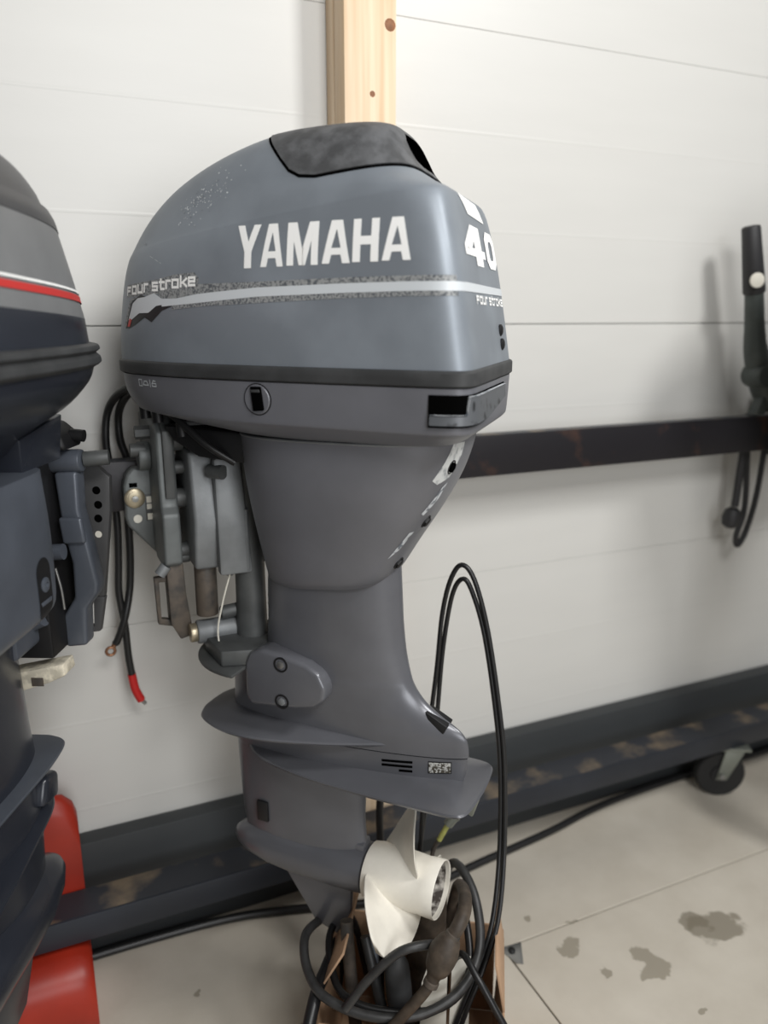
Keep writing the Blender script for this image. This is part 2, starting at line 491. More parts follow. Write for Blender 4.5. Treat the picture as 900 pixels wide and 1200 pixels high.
# wooden post
post = thing('wooden_post', 'pale pine post standing upright against the white wall', 'post', wp(-0.072, 0, 0), WALL_A)
box('beam', -0.056, 0.054, -0.10, -0.046, 0, 3.0, 'pine', post, bevel=0.003)
box('backing_strip', -0.056, 0.054, -0.0455, -0.002, 0.2815, 3.0, 'pine', post, bevel=0.002)
for (x, z, r) in ((0.0025, 1.80, 0.006), (0.040, 1.925, 0.012)):
    lathe('knot', [(r, 0), (r * 0.9, 0.0006), (0, 0.0006)], (x, -0.0998, z), (0, -1, 0), 'knot', post, n=14)

# ------------------------------------------------------------------ rolling rack
rack = thing('motor_rack', 'long dark steel rack with two rails and caster wheels along the wall', 'rack', wp(0.3, -0.14, 0), WALL_A)
RX = -0.3
box('upper_rail', -1.9 + RX, 1.9 + RX, 0.0, 0.038, 1.026, 1.120, 'rail_paint', rack, bevel=0.003)
box('dirt_film', -1.85 + RX, 1.85 + RX, 0.002, 0.036, 1.1201, 1.1206, 'rail_dirt', rack)
# lower rail: an angle with a flat top flange
lowp = [(-0.055, 0.222), (0.03, 0.222), (0.03, 0.214), (-0.047, 0.214), (-0.047, 0.165), (-0.055, 0.165)]
prism('lower_rail', lowp, -1.9 + RX, 1.9 + RX, 'x', 'rail_navy', rack, bevel=0.0015)
box('dirt_film', -1.85 + RX, 1.85 + RX, -0.050, 0.028, 0.2221, 0.2228, 'rail_dirt', rack)
box('lower_web', -1.9 + RX, 1.9 + RX, -0.0465, 0.028, 0.166, 0.2135, 'black', rack, bevel=0.002)
for ux in (-1.86, 1.82):
    box('upright', ux + RX, ux + 0.05 + RX, -0.02, 0.0, 0.223, 1.12, 'rail_paint', rack, bevel=0.003)
    box('foot', ux + RX, ux + 0.05 + RX, -0.55, -0.0555, 0.165, 0.222, 'rail_paint', rack, bevel=0.003)
def caster(ux, uy=-0.035):
    c = bpy.data.objects.new('caster', None); COL.objects.link(c); c.parent = rack; c.location = (ux + RX, uy, 0); c.rotation_euler = (0, 0, radians(-28))
    lathe('wheel', [(0.03, -0.016), (0.066, -0.017), (0.072, -0.010), (0.073, 0.0), (0.072, 0.010), (0.066, 0.017), (0.03, 0.016)], (-0.03, 0, 0.073), (0, 1, 0), 'tire', c, n=32)
    lathe('hub', [(0.028, -0.020), (0.030, -0.014), (0.030, 0.014), (0.028, 0.020)], (-0.03, 0, 0.073), (0, 1, 0), 'black', c, n=20)
    for s in (-1, 1):
        prism('fork_arm', [(-0.045, 0.060), (-0.015, 0.060), (0.03, 0.155), (-0.025, 0.155)], s * 0.0215, s * 0.0255, 'y', 'caster_grey', c, bevel=0.001)
    box('mounting_plate', -0.045, 0.045, -0.03, 0.03, 0.155, 0.164, 'caster_grey', c, bevel=0.001)
    lathe('axle_nut', [(0.009, 0), (0.009, 0.008), (0, 0.009)], (-0.03, -0.0255, 0.073), (0, -1, 0), 'steel', c, n=6)
caster(1.04); caster(-1.75); caster(1.75)

# ================================================================== main outboard
MA = radians(-24)
MM = Matrix.Translation((-0.089, 1.27, 0)) @ Matrix.Rotation(MA, 4, 'Z')
MW = MM.inverted() @ WALL          # wall frame -> motor frame
motor = thing('outboard_motor', 'slate grey outboard motor with white lettering and cream propeller hanging on the rack', 'outboard motor', (-0.089, 1.27, 0), MA)

COWL = [  # zf, zr, uf, um, ur, hw, nf, nr
    (1.3060, 1.3060, -0.3760, 0.0600, 0.2730, 0.1700, 2.5, 13.0),
    (1.3500, 1.3500, -0.3730, 0.0600, 0.2660, 0.1700, 2.5, 13.0),
    (1.4000, 1.4100, -0.3650, 0.0600, 0.2560, 0.1680, 2.5, 13.0),
    (1.4400, 1.4800, -0.3560, 0.0600, 0.2430, 0.1630, 2.5, 12.0),
    (1.4640, 1.5400, -0.3470, 0.0600, 0.2280, 0.1540, 2.5, 9.0),
    (1.4680, 1.5500, -0.3440, 0.0600, 0.2220, 0.1515, 2.5, 7.5),
    (1.5010, 1.5670, -0.3200, 0.0500, 0.1920, 0.1410, 2.5, 5.0),
    (1.5320, 1.5780, -0.2910, 0.0400, 0.1720, 0.1310, 2.5, 4.4),
    (1.5640, 1.5910, -0.2490, 0.0300, 0.1580, 0.1210, 2.5, 4.4),
    (1.5920, 1.6070, -0.1960, 0.0300, 0.1490, 0.1100, 2.5, 4.2),
    (1.6120, 1.6220, -0.1420, 0.0300, 0.1410, 0.0980, 2.5, 4.0),
    (1.6270, 1.6350, -0.0850, 0.0300, 0.1300, 0.0800, 2.5, 3.6),
    (1.6340, 1.6410, -0.0200, 0.0400, 0.1120, 0.0550, 2.4, 2.8),
    (1.6360, 1.6420, 0.0200, 0.0450, 0.0850, 0.0280, 2.2, 2.2),
]
SK = 0.10
cowl = loft('upper_cowling', COWL, 'slate_paint', motor, N=192, sub=4, smooth=28, skew=SK)
cowl_bvh = bvh_of(cowl)

def shell_patch(name, planes, m, thick, parent, off=0.0):
    """a lid that follows the cowling: the body cut back by planes (u,z outlines) and given thickness"""
    bm = bmesh.new(); bm.from_mesh(cowl.data)
    for (pu, pz), (nu, nz) in planes:
        bmesh.ops.bisect_plane(bm, geom=bm.verts[:] + bm.edges[:] + bm.faces[:], plane_co=(pu, 0, pz), plane_no=(nu, 0, nz), clear_outer=True)
    bm.normal_update()
    inner = {}
    vs0 = bm.verts[:]
    pos = {v: v.co.copy() for v in vs0}; nor = {v: v.normal.copy() for v in vs0}
    bnd = [e for e in bm.edges if len(e.link_faces) == 1]
    for v in vs0: v.co = pos[v] + nor[v] * (off + thick)
    low = {}
    for e in bnd:
        for v in e.verts:
            if v not in low: low[v] = bm.verts.new(pos[v] + nor[v] * (off - 0.004))
    for e in bnd:
        a, b = e.verts
        bm.faces.new((a, b, low[b], low[a]))
    bmesh.ops.recalc_face_normals(bm, faces=bm.faces)
    me = bpy.data.meshes.new(name); bm.to_mesh(me); bm.free()
    me.materials.append(MATS[m]); me.polygons.foreach_set('use_smooth', [True] * len(me.polygons)); me.set_sharp_from_angle(angle=radians(40))
    o = bpy.data.objects.new(name, me); COL.objects.link(o); o.parent = parent
    return o

def vent_planes(g):
    # front edge leans aft on its way down, then a rounded corner, then the long lower edge
    P = [(-0.075, 1.660), (-0.005, 1.590), (0.012, 1.574), (0.030, 1.5655), (0.055, 1.5630), (0.19, 1.577)]
    out = []
    for (a, b), (c, d) in zip(P[:-1], P[1:]):
        du, dz = c - a, d - b; l = sqrt(du * du + dz * dz)
        n = (dz / l, -du / l)                         # points out of the lid (forward / down)
        out.append(((a + n[0] * g, b + n[1] * g), n))
    return out
gap = shell_patch('gap_seam', vent_planes(0.0035), 'void', 0.0007, motor)
vent = shell_patch('vent_cover', vent_planes(0.0), 'vent_black', 0.0022, motor)

# air intake mouth cut through the rear shoulder of the vent cover
cv, cf = prism_geo([(-0.030, 1.6260), (-0.043, 1.6140), (-0.042, 1.6020), (-0.033, 1.5900), (-0.010, 1.5840), (0.055, 1.5830), (0.062, 1.5960), (0.050, 1.6200), (0.030, 1.6270)], 0.095, 0.30, 'x')
def boolean_cut(o, v, f):
    me = bpy.data.meshes.new('cut'); me.from_pydata(v, [], f)
    bm = bmesh.new(); bm.from_mesh(me); bmesh.ops.recalc_face_normals(bm, faces=bm.faces); bm.to_mesh(me); bm.free()
    me.materials.append(MATS['void'])
    bpy.context.view_layer.update()
    c = bpy.data.objects.new('cut', me); COL.objects.link(c)
    c.matrix_world = MM; o.matrix_world = MM
    md = o.modifiers.new('cut', 'BOOLEAN'); md.operation = 'DIFFERENCE'; md.object = c; md.solver = 'EXACT'; md.material_mode = 'TRANSFER'
    bpy.context.view_layer.update()
    dg = bpy.context.evaluated_depsgraph_get()
    nm = bpy.data.meshes.new_from_object(o.evaluated_get(dg))
    o.modifiers.clear(); o.data = nm
    nm.set_sharp_from_angle(angle=radians(30))
    bpy.data.objects.remove(c, do_unlink=True)
    o.matrix_world = Matrix.Identity(4) if o.parent is None else o.matrix_world
    o.matrix_local = Matrix.Identity(4)

# ---- band and lower cowling
loft('cowling_seal', [(1.2905, 1.2905, -0.3760, 0.0600, 0.2730, 0.1700, 2.5, 13.0), (1.2930, 1.2930, -0.3800, 0.0600, 0.2770, 0.1745, 2.5, 13.0),
                      (1.3090, 1.3090, -0.3800, 0.0600, 0.2770, 0.1745, 2.5, 13.0), (1.3125, 1.3125, -0.3760, 0.0600, 0.2730, 0.1705, 2.5, 13.0)], 'rubber', motor, N=160, sub=2, skew=SK)
LOW = [
    (1.1970, 1.2060, -0.1200, 0.0600, 0.2410, 0.1260, 2.3, 5.0),
    (1.2030, 1.2100, -0.1700, 0.0600, 0.2470, 0.1380, 2.3, 6.0),
    (1.2180, 1.2180, -0.2580, 0.0600, 0.2590, 0.1540, 2.4, 7.0),
    (1.2290, 1.2260, -0.3250, 0.0600, 0.2690, 0.1645, 2.5, 10.0),
    (1.2330, 1.2300, -0.3450, 0.0600, 0.2705, 0.1672, 2.5, 12.0),
    (1.2580, 1.2560, -0.3680, 0.0600, 0.2725, 0.1692, 2.5, 12.0),
    (1.2895, 1.2895, -0.3750, 0.0600, 0.2740, 0.1715, 2.5, 12.0),
]
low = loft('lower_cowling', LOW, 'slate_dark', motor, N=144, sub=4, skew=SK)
low_bvh = bvh_of(low)
# ---- apron below it
APR = [
    (0.898, 0.985, -0.100, 0.02, 0.104, 0.066, 2.4, 3.0),
    (0.908, 1.000, -0.110, 0.02, 0.120, 0.076, 2.4, 3.0),
    (0.970, 1.040, -0.120, 0.02, 0.150, 0.092, 2.4, 3.0),
    (1.050, 1.092, -0.130, 0.02, 0.187, 0.110, 2.4, 3.2),
    (1.120, 1.145, -0.138, 0.03, 0.216, 0.124, 2.4, 3.4),
    (1.185, 1.195, -0.142, 0.03, 0.232, 0.130, 2.4, 3.6),
    (1.197, 1.206, -0.142, 0.03, 0.234, 0.131, 2.4, 3.6),
]
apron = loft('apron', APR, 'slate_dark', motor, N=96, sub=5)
apron_bvh = bvh_of(apron)
loft('apron_lip_highlight', [(1.1945, 1.2035, -0.1425, 0.03, 0.2350, 0.1325, 2.4, 3.6), (1.1962, 1.2052, -0.1435, 0.03, 0.2362, 0.1335, 2.4, 3.6), (1.1975, 1.2065, -0.1420, 0.03, 0.2345, 0.1320, 2.4, 3.6)], 'bracket_grey', motor, N=96, sub=1)  # lighter grey lip paints the highlight line along the apron's top
# ---- leg
LEG = [
    (0.655, 0.668, -0.212, 0.00, 0.252, 0.046, 2.0, 1.5),
    (0.675, 0.685, -0.210, 0.00, 0.251, 0.046, 2.0, 1.5),
    (0.692, 0.702, -0.208, 0.00, 0.246, 0.047, 2.0, 1.5),
    (0.708, 0.716, -0.207, 0.00, 0.232, 0.048, 2.0, 1.5),
    (0.726, 0.733, -0.206, 0.00, 0.202, 0.050, 2.0, 1.6),
    (0.745, 0.750, -0.205, 0.00, 0.177, 0.051, 2.0, 1.7),
    (0.765, 0.768, -0.205, 0.00, 0.160, 0.052, 2.0, 1.8),
    (0.784, 0.784, -0.205, 0.00, 0.150, 0.053, 2.0, 1.9),
    (0.790, 0.790, -0.134, 0.00, 0.148, 0.053, 2.2, 1.9),
    (0.830, 0.830, -0.124, 0.00, 0.138, 0.056, 2.4, 2.0),
    (0.880, 0.880, -0.120, 0.00, 0.132, 0.059, 2.4, 2.0),
    (0.930, 0.930, -0.118, 0.00, 0.129, 0.062, 2.4, 2.0),
    (1.020, 1.020, -0.112, 0.00, 0.125, 0.062, 2.4, 2.0),
]
leg = loft('leg', LEG, 'gear_paint', motor, N=88, sub=4)
leg_bvh = bvh_of(leg)
# ---- gearcase: strut, torpedo, skeg
STR = [
    (0.375, 0.375, -0.186, -0.06, 0.062, 0.030, 2.0, 2.0),
    (0.430, 0.430, -0.196, -0.06, 0.064, 0.032, 2.0, 2.0),
    (0.500, 0.500, -0.203, -0.06, 0.060, 0.034, 2.0, 2.0),
    (0.570, 0.570, -0.206, -0.05, 0.065, 0.036, 2.0, 2.0),
    (0.600, 0.600, -0.207, -0.03, 0.080, 0.039, 2.0, 1.9),
    (0.606, 0.606, -0.208, -0.01, 0.236, 0.042, 2.0, 1.5),
    (0.625, 0.630, -0.209, 0.00, 0.246, 0.0445, 2.0, 1.5),
    (0.6525, 0.6655, -0.210, 0.00, 0.250, 0.0445, 2.0, 1.5),
]
gear = loft('gearcase', STR, 'gear_paint', motor, N=72, sub=4)
gear_bvh = bvh_of(gear)
PZ = 0.396
torp = lathe('torpedo', [(0.001, -0.222), (0.012, -0.217), (0.024, -0.203), (0.035, -0.175), (0.043, -0.135), (0.047, -0.08), (0.048, -0.01), (0.047, 0.04), (0.045, 0.066), (0.040, 0.068)], (0, 0, PZ), (1, 0, 0), 'gear_paint', motor, n=40)
sk_o = [(-0.125, 0.365), (-0.045, 0.245), (0.010, 0.229), (0.028, 0.258), (0.036, 0.365)]
prism('skeg', sk_o, -0.006, 0.006, 'y', 'gear_paint', motor, bevel=0.004)
# pad at the top of the torpedo tail
box('anode_pad', 0.012, 0.064, -0.016, 0.016, PZ + 0.036, PZ + 0.056, 'gear_paint', motor, bevel=0.004)

# ---- plates
def plate(name, half, z0, zrim, z1, inner, m, parent, tilt=0.0):
    """half: outline points (u, v<=0) from the nose aft; mirrored to a closed plate with a faired top"""
    H = [Vector((a, b, 0)) for a, b in half]
    H = catmull(H, 5)
    out = [(p.x, min(p.y, 0)) for p in H]
    out = out + [(a, -b) for a, b in reversed(out) if b < -1e-4]
    n = len(out)
    cu = sum(a for a, b in out) / n
    v, f = [], []
    for (sc, z) in ((0.97, z0), (1.0, zrim), (0.985, zrim + 0.003), (inner, z1)):
        for a, b in out: v.append((cu + (a - cu) * (sc if sc != inner else 0.5 + sc / 2), b * sc, z + tilt * (a - cu)))
    for i in range(3):
        for k in range(n): f.append((i * n + k, i * n + (k + 1) % n, (i + 1) * n + (k + 1) % n, (i + 1) * n + k))
    f.append(tuple(range(n))); f.append(tuple(range(3 * n, 4 * n)))
    return obj(name, v, f, m, parent, smooth=30)
plate('splash_plate', [(-0.262, 0.0), (-0.258, -0.035), (-0.235, -0.070), (-0.175, -0.096), (-0.095, -0.098), (0.01, -0.074), (0.09, -0.046), (0.150, -0.020), (0.160, 0.0)], 0.668, 0.672, 0.686, 0.55, 'gear_paint', motor, tilt=0.03)
plate('anti_ventilation_plate', [(-0.175, 0.0), (-0.165, -0.028), (-0.115, -0.060), (-0.02, -0.080), (0.09, -0.087), (0.20, -0.088), (0.252, -0.087), (0.272, -0.076), (0.278, -0.04), (0.280, 0.0)], 0.604, 0.609, 0.624, 0.45, 'gear_paint', motor, tilt=0.012)
# upper ring in front of the leg
ring_pts = [(-0.135 + 0.125 * cos(a), 0.118 * sin(a)) for a in [radians(88 + 184 * k / 30) for k in range(31)]]
prism('upper_ring', ring_pts, 0.787, 0.793, 'z', 'bracket_dark', motor, bevel=0.0015)
# lower mount wedge
wedge = [(-0.235, 0.03), (-0.235, -0.05), (-0.165, -0.098), (-0.118, -0.068), (-0.105, -0.02), (-0.105, 0.05), (-0.16, 0.07)]
prism('lower_mount', wedge, 0.7935, 0.822, 'z', 'bracket_dark', motor, bevel=0.003)
# sensor cover on the side of the leg
cov = [(-0.132, 0.800), (-0.122, 0.820), (-0.098, 0.831), (-0.058, 0.828), (-0.010, 0.818), (0.014, 0.804), (0.026, 0.780), (0.022, 0.757), (0.004, 0.742), (-0.035, 0.732), (-0.122, 0.722), (-0.132, 0.735)]
cover = prism('side_cover', cov, -0.079, -0.036, 'y', 'gear_paint', motor, bevel=0.011, segs=4)
for bu, bz in ((-0.058, 0.810), (-0.058, 0.742)):
    lathe('bolt_recess', [(0.0135, -0.004), (0.0135, 0.0012), (0.0105, 0.0012), (0.0100, -0.002)], (bu, -0.079, bz), (0, -1, 0), 'black', cover, n=20)
    lathe('bolt', [(0.007, -0.004), (0.007, 0.0022), (0.005, 0.003), (0, 0.003)], (bu, -0.079, bz), (0, -1, 0), 'steel' if bz > 0.78 else 'bracket_grey', cover, n=6)
# plug on the trailing edge
prism('trailing_plug', [(0.179, 0.7430), (0.218, 0.7230), (0.211, 0.708), (0.184, 0.722)], -0.0155, 0.0155, 'y', 'black', motor, bevel=0.002)
# water grille, label
for (a, b, c, d) in ((0.109, 0.6480, 0.162, 0.6520), (0.109, 0.6400, 0.162, 0.6435), (0.139, 0.6335, 0.162, 0.6350)):
    decal('grille_slot', [[(a, b - 0.0022), (c, d - 0.0022), (c, d + 0.0022), (a, b + 0.0022)]], gear_bvh, 'void', motor)
# trim tab under the plate
prism('trim_tab', [(0.215, 0.603), (0.275, 0.603), (0.262, 0.560), (0.240, 0.572)], -0.006, 0.006, 'y', 'caster_grey', motor, bevel=0.003)
# strut inlet
box('water_inlet', -0.150, -0.126, -0.0340, -0.028, 0.456, 0.498, 'black', motor, bevel=0.002)

# ---- propeller
prop = bpy.data.objects.new('propeller', None); COL.objects.link(prop); prop.parent = motor; prop.location = (0, 0, PZ)
lathe('hub', [(0.040, 0.071), (0.0490, 0.072), (0.0515, 0.085), (0.0525, 0.12), (0.0500, 0.165), (0.0490, 0.178), (0.0500, 0.183), (0.0508, 0.207), (0.0500, 0.2082), (0.0482, 0.207), (0.0460, 0.150), (0.0, 0.150)], (0, 0, 0), (1, 0, 0), 'prop_white', prop, n=44)
lathe('inner_hub', [(0.0455, 0.1505), (0.0468, 0.200), (0.0455, 0.2005), (0.0420, 0.172), (0.024, 0.168), (0.020, 0.182), (0.011, 0.184), (0.011, 0.193), (0.0, 0.194)], (0, 0, 0), (1, 0, 0), 'hub_dirty', prop, n=32)
def blade(name, th0):
    NR, NC = 16, 15
    r0, r1 = 0.044, 0.143
    def P(i, j, side):
        t = i / NR; r = r0 + (r1 - r0) * t
        c = -0.5 + j / NC
        chord = 0.145 * (1 - t ** 3.2) ** 0.62 * (0.86 + 0.42 * t * (1 - t * 0.4))
        beta = math.atan2(0.36, 2 * pi * max(r, 0.055))
        skew = 0.10 * t * t
        s = c * chord
        th = th0 + (s * cos(beta)) / r + skew
        x = 0.128 - s * sin(beta) * 1.0 + 0.018 * t
        tk = (0.0062 * (1 - 0.7 * t)) * sqrt(max(0.0, 1 - (2 * c) ** 2)) + 0.0008
        x += side * tk * cos(beta); th += side * tk * sin(beta) / r
        return (x, -r * cos(th), r * sin(th))
    v, f = [], []
    idx = {}
    for s in (1, -1):
        for i in range(NR + 1):
            for j in range(NC + 1):
                idx[s, i, j] = len(v); v.append(P(i, j, s))
    for s in (1, -1):
        for i in range(NR):
            for j in range(NC):
                q = (idx[s, i, j], idx[s, i, j + 1], idx[s, i + 1, j + 1], idx[s, i + 1, j])
                f.append(q if s > 0 else q[::-1])
    for i in range(NR):
        f.append((idx[1, i, 0], idx[1, i + 1, 0], idx[-1, i + 1, 0], idx[-1, i, 0]))
        f.append((idx[1, i, NC], idx[-1, i, NC], idx[-1, i + 1, NC], idx[1, i + 1, NC]))
    for j in range(NC):
        f.append((idx[1, NR, j], idx[1, NR, j + 1], idx[-1, NR, j + 1], idx[-1, NR, j]))
        f.append((idx[1, 0, j], idx[-1, 0, j], idx[-1, 0, j + 1], idx[1, 0, j + 1]))
    return obj(name, v, f, 'prop_white', prop, smooth=60)
for k in range(3):
    blade('blade', radians(98 - 120 * k))

# ---- clamp and swivel brackets (clamped to the rack rail, so square to the wall)
armp = [(-0.075, 1.205), (-0.262, 1.205), (-0.282, 1.190), (-0.286, 1.062), (-0.300, 1.047), (-0.300, 0.960), (-0.272, 0.945), (-0.200, 0.945), (-0.150, 0.985), (-0.1435, 1.000), (-0.1435, 1.128), (-0.098, 1.128), (-0.098, 1.040), (-0.075, 1.040)]
for (a, b) in ((-0.551, -0.520), (-0.310, -0.282)):
    prism('clamp_arm', armp, a, b, 'x', 'bracket_shaded', motor, MW, bevel=0.005, segs=3)
    prism('arm_rib', [(-0.1, 1.212), (-0.268, 1.212), (-0.292, 1.192), (-0.294, 1.075), (-0.288, 1.075), (-0.284, 1.188), (-0.262, 1.206), (-0.1, 1.206)], a + 0.010, b - 0.004, 'x', 'bracket_dark', motor, MW, bevel=0.002)
fp = prism('flange_plate', [(-0.592, 1.100), (-0.580, 1.112), (-0.537, 1.112), (-0.522, 1.100), (-0.528, 0.940), (-0.541, 0.940), (-0.594, 1.004), (-0.598, 1.02), (-0.598, 1.080)], -0.176, -0.1445, 'y', 'bracket_shaded', motor, MW, bevel=0.005, segs=3)
lathe('washer', [(0.0185, 0), (0.0185, 0.003), (0.0170, 0.0045), (0.0125, 0.005), (0.0125, 0.008), (0.010, 0.0085), (0, 0.0085)], (-0.580, -0.176, 1.057), (0, -1, 0), 'zinc', fp, MW)
lathe('bolt_tip', [(0.006, 0), (0.006, 0.004), (0, 0.0045)], (-0.580, -0.184, 1.057), (0, -1, 0), 'steel', fp, MW, n=8)
box('hole', -0.588, -0.574, -0.1768, -0.1755, 1.077, 1.085, 'void', fp, MW, bevel=0.0003)
lathe('plate_eyelet', [(0.008, 0), (0.0075, 0.0008), (0, 0.0008)], (-0.577, -0.176, 1.017), (0, -1, 0), 'paper_white', fp, MW, n=16)
box('window', -0.562, -0.545, -0.1768, -0.1750, 1.012, 1.062, 'bracket_dark', fp, MW, bevel=0.0004)
for z0, z1 in ((1.046, 1.058), (1.034, 1.044), (1.014, 1.026)):  # white sticker pieces in the window
    box('window_sticker', -0.5595, -0.550, -0.1776, -0.1769, z0, z1, 'paper_white', fp, MW, bevel=0.0002)
cyl('boss', (-0.572, -0.195, 1.137), (-0.551, -0.195, 1.137), 0.026, 'bracket_shaded', motor, MW, bevel=0.003)
cyl('boss_neck', (-0.585, -0.205, 1.150), (-0.560, -0.205, 1.150), 0.012, 'bracket_dark', motor, MW)
cyl('tilt_bolt', (-0.576, -0.215, 1.182), (-0.550, -0.215, 1.182), 0.012, 'bracket_dark', motor, MW, n=6)
frame_prism('lower_loop', [(-0.568, 0.930), (-0.535, 0.930), (-0.533, 0.832), (-0.566, 0.842)], [(-0.560, 0.921), (-0.546, 0.920), (-0.545, 0.848), (-0.560, 0.852)], -0.272, -0.258, 'y', 'rust_brown', motor, MW)
cyl('hinge_pin', (-0.548, -0.286, 0.955), (-0.560, -0.286, 0.940), 0.010, 'bracket_grey', motor, MW)
prism('lower_bar', [(-0.548, 0.955), (-0.518, 0.955), (-0.516, 0.90), (-0.507, 0.818), (-0.530, 0.812), (-0.546, 0.845)], -0.285, -0.25, 'y', 'rust_brown', motor, MW, bevel=0.003)
# swivel bracket body between the arms
prism('swivel_bracket', [(-0.19, 1.165), (-0.318, 1.158), (-0.345, 1.040), (-0.330, 0.953), (-0.19, 0.953)], -0.505, -0.350, 'x', 'bracket_grey', motor, MW, bevel=0.006, segs=3)
prism('swivel_cheek', [(-0.470, 1.150), (-0.425, 1.160), (-0.410, 0.945), (-0.468, 0.945)], -0.356, -0.335, 'y', 'bracket_grey', motor, MW, bevel=0.006)
for z, r in ((1.170, 0.016), (1.125, 0.012), (1.070, 0.017), (0.975, 0.014), (0.962, 0.011)):
    cyl('spacer', (-0.520, -0.265, z), (-0.504, -0.265, z), r, 'bracket_dark', motor, MW)
cyl('pivot_pin', (-0.474, -0.340, 1.128), (-0.456, -0.362, 1.128), 0.012, 'bracket_dark', motor, MW)
lathe('pivot_tube', [(0.026, 0.795), (0.030, 0.797), (0.0275, 0.83), (0.0265, 0.93), (0.026, 1.16)], (-0.165, 0, 0), (0, 0, 1), 'bracket_dark', motor, n=28)
box('pivot_strip', -0.160, -0.146, -0.031, -0.024, 0.95, 1.06, 'bracket_grey', motor, bevel=0.002)
cyl('trim_ram', (-0.483, -0.30, 0.860), (-0.483, -0.30, 0.956), 0.0195, 'rust_brown', motor, MW, bevel=0.002)
cyl('ram_sleeve', (-0.505, -0.30, 0.828), (-0.40, -0.30, 0.828), 0.0215, 'bracket_grey', motor, MW, bevel=0.004)
cyl('ram_collar', (-0.517, -0.30, 0.828), (-0.504, -0.30, 0.828), 0.017, 'zinc', motor, MW, bevel=0.002)
cyl('ram_rod', (-0.462, -0.31, 0.862), (-0.40, -0.31, 0.868), 0.012, 'bracket_dark', motor, MW, bevel=0.003)
cyl('ram_pin', (-0.440, -0.315, 0.952), (-0.448, -0.330, 0.942), 0.009, 'steel', motor, MW)
tube('ground_wire', [(-0.446, -0.336, 0.945), (-0.462, -0.338, 0.895), (-0.474, -0.338, 0.84), (-0.470, -0.350, 0.80), (-0.452, -0.375, 0.775)], 0.0016, 'paper_white', motor, MW, n=6)
# dark upper yoke under the cowling
prism('upper_yoke', [(-0.27, 1.205), (-0.10, 1.200), (-0.10, 1.150), (-0.20, 1.155), (-0.25, 1.180)], -0.085, 0.085, 'y', 'black', motor, bevel=0.006)
box('yoke_block', -0.515, -0.34, -0.32, -0.15, 1.172, 1.212, 'black', motor, MW, bevel=0.004)
tube('shift_cable', [(-0.26, -0.09, 1.235), (-0.22, -0.10, 1.215), (-0.17, -0.10, 1.18), (-0.13, -0.08, 1.15)], 0.006, 'cable_black', motor)
for (u, v, z) in ((-0.325, -0.06, 1.232), (-0.29, -0.07, 1.228), (-0.23, -0.085, 1.21)):
    cyl('drain_nipple', (u, v, z), (u + 0.002, v, z - 0.022), 0.009, 'black', motor, n=10)

# ---- air intake mouth
for o_ in (cowl, gap, vent):
    boolean_cut(o_, cv, cf)

# ---- print on the cowling
def glyphs(spec, u0, u1, z0, z1):
    return [[(u0 + (u1 - u0) * x, z0 + (z1 - z0) * y) for x, y in p] for p in spec]
GY = [[(0, 1), (0.30, 1), (0.50, 0.62), (0.70, 1), (1, 1), (0.65, 0.38), (0.65, 0), (0.35, 0), (0.35, 0.38)]]
GA = [[(0, 0), (0.27, 0), (0.335, 0.20), (0.335, 0.36), (0.5, 0.80), (0.5, 1), (0.30, 1)],
      [(1, 0), (0.73, 0), (0.665, 0.20), (0.665, 0.36), (0.5, 0.80), (0.5, 1), (0.70, 1)],
      [(0.30, 0.20), (0.70, 0.20), (0.70, 0.36), (0.30, 0.36)]]
GM = [[(0, 0), (0.22, 0), (0.22, 1), (0, 1)], [(0.78, 0), (1, 0), (1, 1), (0.78, 1)],
      [(0.20, 1), (0.20, 0.62), (0.40, 0), (0.5, 0), (0.5, 0.38), (0.30, 1)], [(0.80, 1), (0.80, 0.62), (0.60, 0), (0.5, 0), (0.5, 0.38), (0.70, 1)]]
GH = [[(0, 0), (0.30, 0), (0.30, 1), (0, 1)], [(0.70, 0), (1, 0), (1, 1), (0.70, 1)], [(0.28, 0.40), (0.72, 0.40), (0.72, 0.60), (0.28, 0.60)]]
ZB, ZT = 1.4455, 1.5015
for g, a, b in ((GY, -0.0560, -0.0165), (GA, -0.0150, 0.0215), (GM, 0.0270, 0.0750), (GA, 0.0810, 0.1225), (GH, 0.1260, 0.1630), (GA, 0.1680, 0.2080)):
    decal('letter', glyphs(g, a, b, ZB + 0.004 * (a - 0.0) / 0.2, ZT), cowl_bvh, 'decal_white', cowl)

